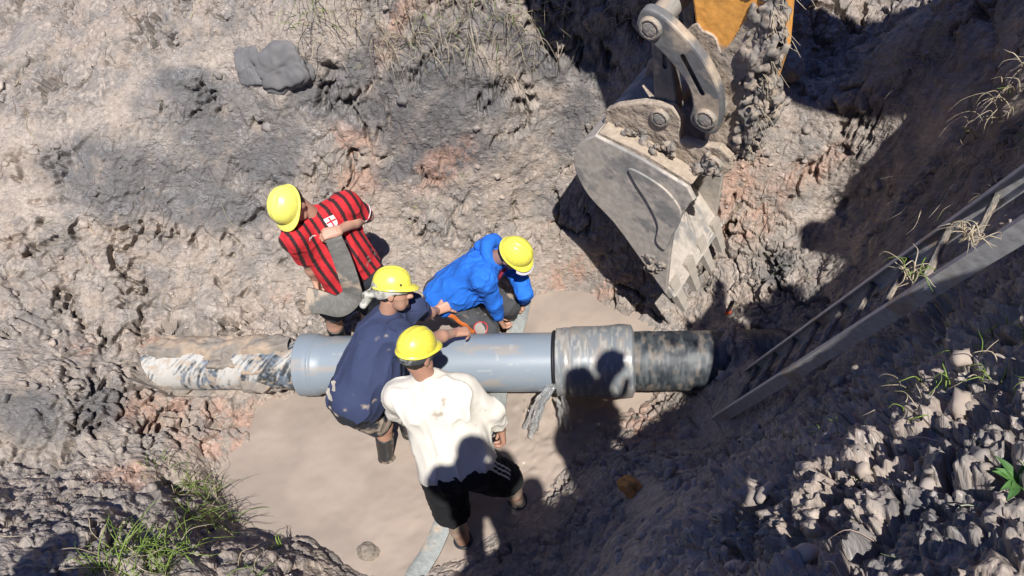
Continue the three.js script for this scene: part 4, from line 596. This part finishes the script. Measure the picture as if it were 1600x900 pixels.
{ // red and black striped shirt
  const stripe = (x, y, z, h, l, f, fr) => { const w = 0.058, q = (((l + 0.012 * Math.sin(h * 7)) / w) % 1 + 1) % 1; let k = q < 0.38 ? [0.035, 0.012, 0.014] : [0.56, 0.022, 0.03]; return clothMud(k, x, y, z, h < 0.1 ? 0.38 : 0.27, 6); };
  const p = makePerson({ J: JR, fat: 1.04, loose: 0.016, waist: 0.08, face: [-0.15, -0.72, 0.62], crown: [-0.42, 0.66, 0.5], label: 'person in red and black striped football shirt holding a folded strap', hat: 'yellow hard hat seen from above',
    sleeve: 0.8, hem: 0.0, folds: [0.005, 11], cell: 0.006, skin: [0.52, 0.31, 0.22], bootTop: 0.55,
    hands: { L: { dir: [-0.85, 0.05, 0.25], palm: [0.1, -0.75, -0.4], thumb: [0, 0.5, 0.6], curl: 0.85 }, R: { dir: [0.05, -0.9, 0.35], palm: [0.8, 0, 0.1], thumb: [0.3, 0, 1], curl: 0.55 } },
    shirtColour: stripe, pantsColour: (x, y, z) => clothMud([0.02, 0.023, 0.03], x, y, z, 0.3, 7), shirtLabel: 'red and black striped shirt with a white crest' });
  const { J, lat, up, fwd, off } = p, n = fwd.clone().multiplyScalar(1).add(V(0, 0.25, 0.15)).normalize(), c = off(J.neck, 0.06, -0.075, 0).addScaledVector(n, 0.3);
  const white = std(0.75, 0.74, 0.72, 0.8), redM = std(0.5, 0.02, 0.03, 0.8);
  const sh = (v) => v < 0.5 ? 1 : Math.sqrt(Math.max(0, 1 - ((v - 0.5) / 0.5) ** 2)) * 0.98 + 0.02;
  const at = (a, b) => c.clone().addScaledVector(lat, a).addScaledVector(up, b);
  p.add('crest', drape(p.shirt, (u, v) => at((u - 0.5) * 0.064 * sh(v), 0.038 - v * 0.078), n, 10, 14, 0.003), white, p.shirtMesh);
  p.add('crest_cross', drape(p.shirt, (u, v) => at((u - 0.5) * 0.01, 0.034 - v * 0.068), n, 2, 12, 0.0045), redM, p.shirtMesh);
  p.add('crest_cross', drape(p.shirt, (u, v) => at((u - 0.5) * 0.06, 0.012 - v * 0.01), n, 10, 2, 0.0052), redM, p.shirtMesh);
  // sports mark on the other breast, lettering line under it, white cuff
  p.add('sport_mark', drape(p.shirt, (u, v) => at(-0.155 + (u - 0.5) * 0.05, -0.005 + 0.018 * Math.sin(u * 3) - v * 0.009 + (u < 0.3 ? 0.01 : 0)), n, 12, 2, 0.003), white, p.shirtMesh);
  for (let k = 0; k < 9; k++) { const x0 = -0.1 + k * 0.0165; p.add('lettering', drape(p.shirt, (u, v) => at(x0 + (u - 0.5) * 0.009, -0.07 - v * 0.022 + ((k % 3) - 1) * 0.002), n, 2, 4, 0.003), std(0.55, 0.5, 0.48, 0.8), p.shirtMesh); }
  const ad = J.elL.clone().sub(J.shL), al = ad.length(); ad.normalize(); const q = J.shL.clone().addScaledVector(ad, al * 0.775); const tor = new THREE.TorusGeometry(0.068, 0.0045, 8, 40); tor.lookAt(ad); tor.translate(q.x, q.y, q.z); p.add('cuff', tor, white, p.shirtMesh);
}
{ // blue hooded top, crouching behind the pipe
  const p = makePerson({ J: JB, fat: 1.25, loose: 0.016, face: [0.62, -0.68, 0.3], crown: [0.52, 0.72, 0.3], label: 'person in bright blue hooded top crouching behind the pipe', hat: 'yellow hard hat over a white cap peak',
    sleeve: 1.93, hem: -0.05, folds: [0.006, 15], foldUp: 0.55, cell: 0.0065, skin: [0.48, 0.275, 0.19], legLen: 1.2, bootTop: 0.35, waist: 0.06, stubble: true,
    hands: { R: { dir: [0.25, -0.9, 0.1], palm: [0.8, 0, -0.2], thumb: [0.3, 0, -1], curl: 0.6 }, L: { dir: [0, -0.9, 0.1], palm: [-0.8, 0, 0.1], thumb: [0, 0, 1], curl: 0.7 } },
    shirtColour: (x, y, z, h, l, f) => f > 0.1 && f < 0.17 && h > 0.22 && Math.abs(l) < 0.06 ? [0.3, 0.025, 0.05] : clothMud([0.014, 0.15, 0.64], x, y, z, 0.14, 9), pantsColour: (x, y, z) => clothMud([0.055, 0.056, 0.06], x, y, z, 0.36, 10), shirtLabel: 'bright blue top with a hood and long sleeves' });
  const { J, H } = p;
  // hood lying round the neck
  const tn_ = p.up.clone().lerp(V(0.4, 0.5, 0.1), 0.2).normalize(), pts = []; for (let k = 0; k <= 12; k++) { const a = k / 12 * 2 * Math.PI; pts.push(p.off(J.neck, Math.cos(a) * 0.092, 0.012 - 0.03 * Math.sin(a), Math.sin(a) * 0.085 - 0.022)); }
  const hood = blend([...pts.slice(0, -1).map((q, k) => { const bk = Math.max(0, -Math.sin(k / 12 * 2 * Math.PI)); return cap(q, pts[k + 1], 0.024 + 0.012 * bk, 0.024 + 0.012 * bk); }), cap(p.off(J.neck, 0.03, 0, -0.11), p.off(J.neck, -0.03, -0.03, -0.12), 0.038, 0.038)], 0.03);
  p.add('hood', netMesh((x, y, z) => hood(x, y, z) - 0.008 * (1 - Math.abs(2 * fbm3(x * 16, y * 16, z * 16, 2) - 1)), bounds(pts, 0.12), 0.0065, () => [0.014, 0.15, 0.64]), cloth());
  // orange stripe down the thigh and a round red patch at the knee
  const ld = J.kR.clone().sub(J.hR).normalize(), n = V(-0.15, 0.75, 0.6).normalize(), acr = ld.clone().cross(n).normalize();
  p.add('side_stripe', drape(p.pants, (u, v) => J.hR.clone().addScaledVector(ld, -0.02 + v * 0.36).addScaledVector(acr, 0.055 + (u - 0.5) * 0.034 + 0.006 * Math.sin(v * 22)).addScaledVector(n, 0.2), n, 4, 30, 0.004), std(0.62, 0.16, 0.03, 0.8), p.pantsMesh);
  const kc = J.kR.clone().addScaledVector(ld, -0.05).addScaledVector(n, 0.2), ringD = (r0, r1, l) => drape(p.pants, (u, v) => kc.clone().addScaledVector(ld, Math.cos(u * 2 * Math.PI) * lerp(r0, r1, v)).addScaledVector(acr, Math.sin(u * 2 * Math.PI) * lerp(r0, r1, v)), n, 32, 2, l);
  p.add('round_patch', ringD(0.001, 0.05, 0.003), std(0.3, 0.27, 0.24, 0.85), p.pantsMesh); p.add('patch_ring', ringD(0.045, 0.053, 0.0045), std(0.42, 0.04, 0.04, 0.85), p.pantsMesh);
  // white peak of a cap under the hat
  const vis = gridGeo(18, 4, (u, v) => { const t = (u - 0.5) * 2.0, r = 0.105 + 0.075 * v * Math.cos(t * 0.9); const q = H.pt(Math.sin(t) * r * 0.85, 0.024 - 0.02 * v * Math.cos(t), Math.cos(t) * r); return [q.x, q.y, q.z]; });
  const vis2 = vis.clone(); vis2.translate(0, -0.003, 0); flip(vis2); p.add('cap_peak', mergeGeometries([vis, vis2]), std(0.55, 0.53, 0.6, 0.8));
}
// onlookers on the bank beside and behind the camera; their shadows reach into the trench
function onlooker(x, z, h, turn, lean, colour, pants, label, arms = 0) {
  const y0 = baseH(x, z) + 0.02, k = h / 1.75, c = Math.cos(turn), s = Math.sin(turn);
  const q = (a, b, d) => [x + (a * c + (d + lean * Math.max(0, b - 0.9)) * s) * 1, y0 + b * k, z + (-a * s + (d + lean * Math.max(0, b - 0.9)) * c)];
  const J = { head: q(0, 1.62, 0.03), neck: q(0, 1.42, 0), shL: q(0.19, 1.36, 0), shR: q(-0.19, 1.36, 0), hip: q(0, 0.92, 0), hL: q(0.09, 0.9, 0), hR: q(-0.09, 0.9, 0), kL: q(0.11, 0.5, 0.03), kR: q(-0.11, 0.5, 0.03), aL: q(0.12, 0.1, 0), aR: q(-0.12, 0.1, 0), elL: q(0.24, 1.1, -0.02), elR: q(-0.24, 1.1, -0.02), wrL: q(0.24, 0.87, 0.08), wrR: q(-0.24, 0.87, 0.08) };
  if (arms) { J.elL = q(0.2, 1.1, 0.08); J.elR = q(-0.2, 1.1, 0.08); J.wrL = q(0.1, 1.26, 0.17); J.wrR = q(-0.1, 1.26, 0.17); }
  const f = [s, -0.35, c], u = [0, 1, 0];
  makePerson({ J, coarse: true, face: f, crown: u, label, group: 'onlookers standing on the near bank', sleeve: 0.8, hem: -0.08, legLen: 1.2, bootTop: 0.2, shirtColour: () => colour, pantsColour: () => pants });
}
{
  const T = Math.PI;      // they face the trench (-z)
  onlooker(0.0, 2.93, 1.76, T, 0.03, [0.2, 0.22, 0.25], [0.03, 0.03, 0.05], 'person in grey shirt photographing the trench from the bank', 1);
  onlooker(0.42, 3.5, 1.64, T, 0.1, [0.3, 0.25, 0.1], [0.04, 0.04, 0.05], 'person in mustard shirt close beside the photographer');
  onlooker(0.7, 2.65, 1.85, T - 0.8, 0.45, [0.1, 0.2, 0.12], [0.03, 0.03, 0.04], 'person in green shirt leaning over the bank beside the photographer', 1);
  onlooker(1.86, 2.3, 1.75, T, 0.1, [0.3, 0.28, 0.24], [0.04, 0.04, 0.05], 'person in beige shirt standing behind the ladder top');
  onlooker(2.2, 2.08, 1.76, T - 0.4, 0.05, [0.05, 0.07, 0.15], [0.05, 0.04, 0.04], 'person in dark blue shirt beside the head of the ladder');
  onlooker(2.62, 1.5, 1.72, T - 0.7, 0.0, [0.25, 0.06, 0.05], [0.03, 0.03, 0.03], 'person in maroon shirt at the bank corner past the ladder');
  onlooker(2.75, 2.2, 1.78, T - 0.6, 0.0, [0.12, 0.12, 0.12], [0.03, 0.03, 0.03], 'person in black shirt behind the others at the bank corner');
  onlooker(-2.3, 2.35, 1.68, T, 0.05, [0.3, 0.3, 0.32], [0.04, 0.04, 0.06], 'person in pale grey shirt on the bank left of the photographer');
  onlooker(-3.15, 2.2, 1.7, T, 0.05, [0.12, 0.16, 0.3], [0.03, 0.03, 0.05], 'person in blue shirt at the far left end of the bank');
}
// ---------- loose clods, straw and roots ----------
const SLOPE_UP = V(0, 1, 0);
{
  const r = rng(1234), P = [], C = [], I = [], base = new THREE.IcosahedronGeometry(1, 1), bp = base.attributes.position;
  // icosahedron with shared corners
  const key = new Map(), uniq = [], map = []; for (let i = 0; i < bp.count; i++) { const k = [bp.getX(i), bp.getY(i), bp.getZ(i)].map((v) => v.toFixed(4)).join(); if (!key.has(k)) { key.set(k, uniq.length); uniq.push([bp.getX(i), bp.getY(i), bp.getZ(i)]); } map.push(key.get(k)); }
  for (let k = 0; k < 2200; k++) {
    const near = k % 4 === 0, x = near ? lerp(0.5, 2.2, r()) : lerp(-3.9, 2.6, r()), z = near ? lerp(0.7, 2.25, r()) : lerp(-2.6, 1.8, r()), p = groundPoint(x, z), bad = p[1] < 0.02 || G.smooth > 0.4 || fbm2(x * 2.2, z * 2.2, 501, 3) < 0.45; const q = Math.pow(r(), 3), s0 = 0.008 + 0.03 * q, ax = 0.7 + 0.7 * r(), ay = 0.6 + 0.5 * r(), az = 0.7 + 0.7 * r(), c = soilColour(p[0] + 0.07, p[1], p[2]); if (bad) continue;
    const o = P.length / 3, rot = new THREE.Quaternion().setFromEuler(new THREE.Euler(r() * 6, r() * 6, r() * 6));
    for (const u of uniq) { const n = 0.35 + 1.3 * fbm3(u[0] * 2.1 + k * 1.3, u[1] * 2.1, u[2] * 2.1, 2), v = V(u[0] * ax * n, u[1] * ay * n, u[2] * az * n).applyQuaternion(rot).multiplyScalar(s0); P.push(p[0] + v.x, p[1] + v.y + s0 * 0.1, p[2] + v.z); const b = 0.8 + 0.4 * n3(u[0] * 3 + k, u[1] * 3, u[2] * 3); C.push(c[0] * b, c[1] * b, c[2] * b); }
    for (const m of map) I.push(o + m);
  }
  const m = mesh('mud_clods', geoFrom(P, I, C), new THREE.MeshStandardMaterial({ vertexColors: true, roughness: 0.95 })); tag(m, 'small crumbled clods of mud scattered over the trench slopes', 'mud', null, 'stuff');
}
function blade(p, dir, len, w, droop, r, seg = 3) {
  const a = p.clone(), b = p.clone().addScaledVector(dir, len * 0.5).add(V(0, len * 0.06, 0)), c = p.clone().addScaledVector(dir, len * 0.85).add(V((r() - 0.5) * len * 0.3, -droop * len * 0.35, (r() - 0.5) * len * 0.3)), d = c.clone().addScaledVector(dir, len * 0.2).add(V((r() - 0.5) * len * 0.25, -droop * len * 0.4, (r() - 0.5) * len * 0.25));
  return tube([a, b, c, d], [w, w * 0.9, w * 0.6, w * 0.15], seg);
}
const coloured = (g, c) => { const q = plain(g), n = q.attributes.position.count, a = new Float32Array(n * 3); for (let i = 0; i < n; i++) a.set(c, i * 3); q.setAttribute('color', new THREE.BufferAttribute(a, 3)); return q; };
const leafMat = new THREE.MeshStandardMaterial({ vertexColors: true, roughness: 0.7 });
const GREEN = [0.13, 0.22, 0.035], LIGHT = [0.26, 0.36, 0.07], DRY = [0.42, 0.34, 0.22], PALE = [0.5, 0.43, 0.31];
{
  const r = rng(909);
  function tuft(x, z, n, len, green, lean, label, name = 'grass_tuft', wide = 0.0028, spread = 0.07, grp, at) {
    const p0 = at ? VA(at) : VA(groundPoint(x, z)), gs = [];
    for (let k = 0; k < n; k++) {
      const px = x + (r() - 0.5) * spread * 2, pz = z + (r() - 0.5) * spread * 2, p = at ? V(px, at[1] + (r() - 0.5) * 0.03, pz) : VA(groundPoint(px, pz)); p.y -= 0.015;
      const a = r() * 2 * Math.PI, t = 0.25 + 0.7 * r(), d = V(Math.cos(a) * t + lean[0], 1 - t * 0.55, Math.sin(a) * t + lean[1]).normalize();
      const c = r() < green ? mix3(GREEN, LIGHT, r()) : mix3(DRY, PALE, r()), l = len * (0.45 + 0.75 * r());
      p.sub(p0); gs.push(coloured(blade(p, d, l, wide * (0.7 + 0.6 * r()), 0.25 + 0.9 * r(), r), c));
    }
    const m = mesh(name, mergeGeometries(gs), leafMat); m.position.copy(p0); tag(m, label, 'grass', grp); return m;
  }
  tuft(-2.06, 1.32, 130, 0.32, 0.78, [0, -0.1], 'largest bright green grass tuft, at the lower left bank edge', 'grass_tuft', 0.0032, 0.14);
  tuft(-2.24, 0.66, 80, 0.24, 0.6, [0.1, 0.1], 'yellowish grass tuft between the red soil and the pool', 'grass_tuft', 0.0028, 0.09);
  tuft(-2.1, 0.84, 65, 0.26, 0.75, [0.1, 0.15], 'drooping green grass tuft just above the largest tuft');
  tuft(-2.45, 0.52, 20, 0.14, 0.55, [0, 0], 'sparse low grass on the red soil left of the pool');
  tuft(-1.62, 1.09, 12, 0.11, 0.95, [0, 0], 'tiny green shoot at the near edge of the pool', 'grass_tuft', 0.004, 0.02);
  tuft(-1.66, 1.37, 16, 0.16, 0.8, [0, 0], 'small green grass tuft at the bottom edge beside the largest tuft');
  const top = [[-1.2, -1.98, 42, 0.26, 0.35, 'mixed green and dry grass at the left end of the far bank edge'], [-0.98, -1.9, 22, 0.2, 0.2, 'thin dry grass beside the green end of the far bank edge'], [-0.82, -1.85, 36, 0.22, 0.05, 'dry straw tuft left of the brownest tuft on the far bank'], [-0.6, -1.78, 60, 0.26, 0.03, 'densest brown straw tuft on the far bank edge'], [-0.4, -1.72, 44, 0.24, 0.08, 'dry straw tuft right of the densest one on the far bank'], [-0.22, -1.68, 44, 0.26, 0.12, 'straw tuft with a few green blades on the far bank'], [-0.02, -1.66, 48, 0.28, 0.25, 'greenest straw tuft beside the excavator arm shadow'], [0.18, -1.72, 36, 0.24, 0.08, 'straw tuft touching the edge of the excavator arm shadow'], [0.4, -1.8, 36, 0.28, 0.08, 'dry tuft in the left part of the excavator arm shadow'], [0.66, -1.8, 40, 0.28, 0.08, 'dry tuft in the middle of the excavator arm shadow'], [0.88, -1.72, 30, 0.24, 0.08, 'dry tuft in shadow just left of the excavator linkage']];
  for (const [x, z, n, l, g, lab] of top) tuft(x, z, n, l, g, [0.1, 0.75], lab, 'grass_tuft', 0.0026, 0.13, 'dry grass along the far bank edge');
  tuft(2.42, -0.05, 90, 0.2, 0.06, [-0.5, 0.3], 'long dry grass on the sunlit right bank above the ladder', 'grass_tuft', 0.0026, 0.13);
  tuft(2.38, 0.26, 70, 0.2, 0.1, [-0.4, 0.2], 'dry and green grass at the right edge above the ladder', 'grass_tuft', 0.0024, 0.1);
  tuft(2.6, -1.05, 50, 0.22, 0.05, [-0.2, 0.5], 'dry grass in the shaded upper right corner', 'grass_tuft', 0.0024, 0.12);
  const weeds = [[1.42, 1.78, 26, 0.1, 0.5, 'mixed dry weeds behind the sunlit clods near the right edge'], [1.08, 1.55, 22, 0.11, 0.5, 'thin weeds on the shaded slope below the ladder'], [1.45, 1.46, 26, 0.1, 0.85, 'low green weeds in shade right of the ladder'], [1.37, 1.62, 30, 0.11, 0.8, 'green weed clump in the middle of the shaded bank'], [1.3, 1.52, 22, 0.12, 0.6, 'grey green weeds beside the ladder rail'], [1.55, 1.5, 24, 0.1, 0.85, 'green weeds by the right edge below the ladder'], [1.22, 1.68, 20, 0.12, 0.5, 'thin weeds above the sunlit clods'], [1.18, 1.36, 20, 0.12, 0.4, 'dry weeds low beside the ladder']];
  for (const [x, z, n, l, g, lab] of weeds) tuft(x, z, n, l, g, [0, 0], lab, 'weed', 0.0022, 0.06);
  tuft(1.354, 1.22, 26, 0.13, 0.45, [-0.2, -0.1], 'sunlit weed sprouting between the two ladder rails', 'weed', 0.0022, 0.03, null, [1.354, 2.887, 1.22]);
  tuft(1.25, 1.434, 24, 0.09, 0.0, [-0.2, 0.1], 'tangle of pale dry roots hanging on the ladder rail', 'root_tangle', 0.0022, 0.03, null, [1.25, 3.372, 1.434]);
  { // broad leaved plant at the right edge
    const p0 = VA(groundPoint(1.2, 2.04)), gs = []; for (let k = 0; k < 11; k++) { const a = r() * 6.28, d = V(Math.cos(a) * 0.8, 0.7 + 0.4 * r(), Math.sin(a) * 0.8).normalize(), l = 0.07 + 0.06 * r(), s = d.clone().cross(V(0, 1, 0)).normalize(), c = mix3([0.04, 0.11, 0.025], [0.08, 0.19, 0.04], r()); const g = gridGeo(4, 10, (u, v) => { const w = 0.011 * Math.sin(Math.PI * Math.pow(v, 0.7)) * (u - 0.5) * 2, q = d.clone().multiplyScalar(l * v).addScaledVector(s, w).add(V(0, -0.5 * l * v * v + Math.abs(u - 0.5) * 0.006, 0)); return [q.x, q.y, q.z]; }); gs.push(coloured(g, c)); }
    const m = mesh('leafy_weed', mergeGeometries(gs), leafMat); m.position.copy(p0); tag(m, 'broad leaved bright green weed at the right edge of the bank', 'weed');
  }
  // loose straw and roots lying about
  const gs = [];
  for (let k = 0; k < 520; k++) {
    const band = k % 4, x = band === 0 ? lerp(-1.4, 0.9, r()) : band === 1 ? lerp(0.6, 1.7, r()) : lerp(-3.6, 2.4, r()), z = band === 0 ? lerp(-1.95, -1.1, r()) : band === 1 ? lerp(1.1, 2.2, r()) : lerp(-2.4, 1.4, r());
    const p = VA(groundPoint(x, z)); if (p.y < 0.05) { r(); continue; } const l = (0.05 + 0.16 * r() * r()) * (band === 1 ? 0.75 : 1), a = r() * 6.28, q = VA(groundPoint(x + Math.cos(a) * l * 0.5, z + Math.sin(a) * l * 0.5)), e = VA(groundPoint(x + Math.cos(a + 0.4) * l, z + Math.sin(a + 0.4) * l)); p.y += 0.006; q.y += 0.012; e.y += 0.008 + 0.04 * r() * r(); if (p.distanceTo(e) > l * 2.2) continue;
    const w = 0.0011 + 0.0014 * r(); gs.push(coloured(tube([p, q, e], [w, w, w * 0.5], 4), mix3(DRY, PALE, r()).map((v) => v * (0.7 + 0.4 * r()))));
  }
  tag(mesh('straw', mergeGeometries(gs), leafMat), 'loose dry straw and root ends lying on the mud', 'straw', null, 'stuff');
}
// ---------- single lumps and bits ----------
function lump(name, label, cat, pos, size, col, seed, sq = 3, turn = 0) {
  const g = gridGeo(56, 34, (u, v) => { const a = u * 2 * Math.PI, b = (v - 0.5) * Math.PI, d = V(Math.cos(b) * Math.cos(a), Math.sin(b), Math.cos(b) * Math.sin(a)), k = Math.pow(Math.pow(Math.abs(d.x), sq) + Math.pow(Math.abs(d.y), sq) + Math.pow(Math.abs(d.z), sq), -1 / sq), n = 0.62 + 0.6 * fbm3(d.x * 2 + seed, d.y * 2, d.z * 2, 3) + 0.16 * fbm3(d.x * 7 + seed, d.y * 7, d.z * 7, 2); d.multiplyScalar(k * n); return [d.x * size[0], d.y * size[1], d.z * size[2]]; }, (u, v, p) => { const c = 0.75 + 0.5 * fbm3(p[0] * 30 + seed, p[1] * 30, p[2] * 30, 3); return col.map((q) => q * c); }, true);
  const m = mesh(name, flip(g), new THREE.MeshStandardMaterial({ vertexColors: true, roughness: 0.75 })); m.position.copy(pos); relief(pos.x, pos.z); m.quaternion.setFromUnitVectors(V(0, 1, 0), V(G.nx, G.ny, G.nz)); m.rotateY(turn); tag(m, label, cat); return m;
}
const gp = (x, z, dy) => VA(groundPoint(x, z)).add(V(0, dy, 0));
lump('clay_block', 'larger dark grey clay block stuck in the far bank edge', 'clay', gp(-1.47, -1.84, -0.05), [0.19, 0.07, 0.15], [0.155, 0.15, 0.15], 3, 6, 0.1);
lump('clay_block', 'smaller dark clay block left of the larger one', 'clay', gp(-1.73, -1.94, -0.05), [0.1, 0.07, 0.14], [0.15, 0.145, 0.146], 9, 6, -0.1);
lump('soil_lump', 'rusty yellow soil lump low on the shaded near bank', 'soil', gp(0.58, 1.12, 0.03), [0.05, 0.07, 0.11], [0.4, 0.19, 0.05], 5, 3, 0.5);
lump('soil_lump', 'grey wet stone in the muddy water at the bottom edge', 'stone', V(-1.1, WATER - 0.005, 1.08), [0.07, 0.04, 0.08], [0.25, 0.21, 0.17], 21, 2.4, 0.3);
lump('soil_lump', 'brown clod in the sunlit corner above the shaded hollow', 'soil', gp(2.05, -1.5, 0.03), [0.11, 0.07, 0.09], [0.28, 0.23, 0.18], 41, 2.5, 0.9);
{ // rusty marker peg by the pipe
  const g = group('metal_peg', 'rusty red metal peg standing in the mud beyond the coupling', 'peg'), p = gp(1.53, -0.32, -0.02); g.position.copy(p); g.rotation.z = -0.08;
  const b = new THREE.BoxGeometry(0.028, 0.2, 0.012); b.translate(0, 0.1, 0); mesh('shaft', b, metal([0.06, 0.055, 0.055], 0.35, 700, 0.6), g);
  const h = new THREE.BoxGeometry(0.04, 0.05, 0.03); h.translate(0.004, 0.05, 0.004); mesh('red_band', h, std(0.4, 0.06, 0.02, 0.6), g);
}
// a bleached stick poking out by the ladder foot
tag(mesh('stick', tube([gp(1.13, 0.98, 0.1), gp(1.24, 1.0, 0.09), gp(1.34, 1.03, 0.03)], [0.006, 0.005, 0.003], 7), std(0.5, 0.44, 0.36, 0.8)), 'bleached dry stick beside the ladder foot', 'stick');
renderer.render(scene, camera);
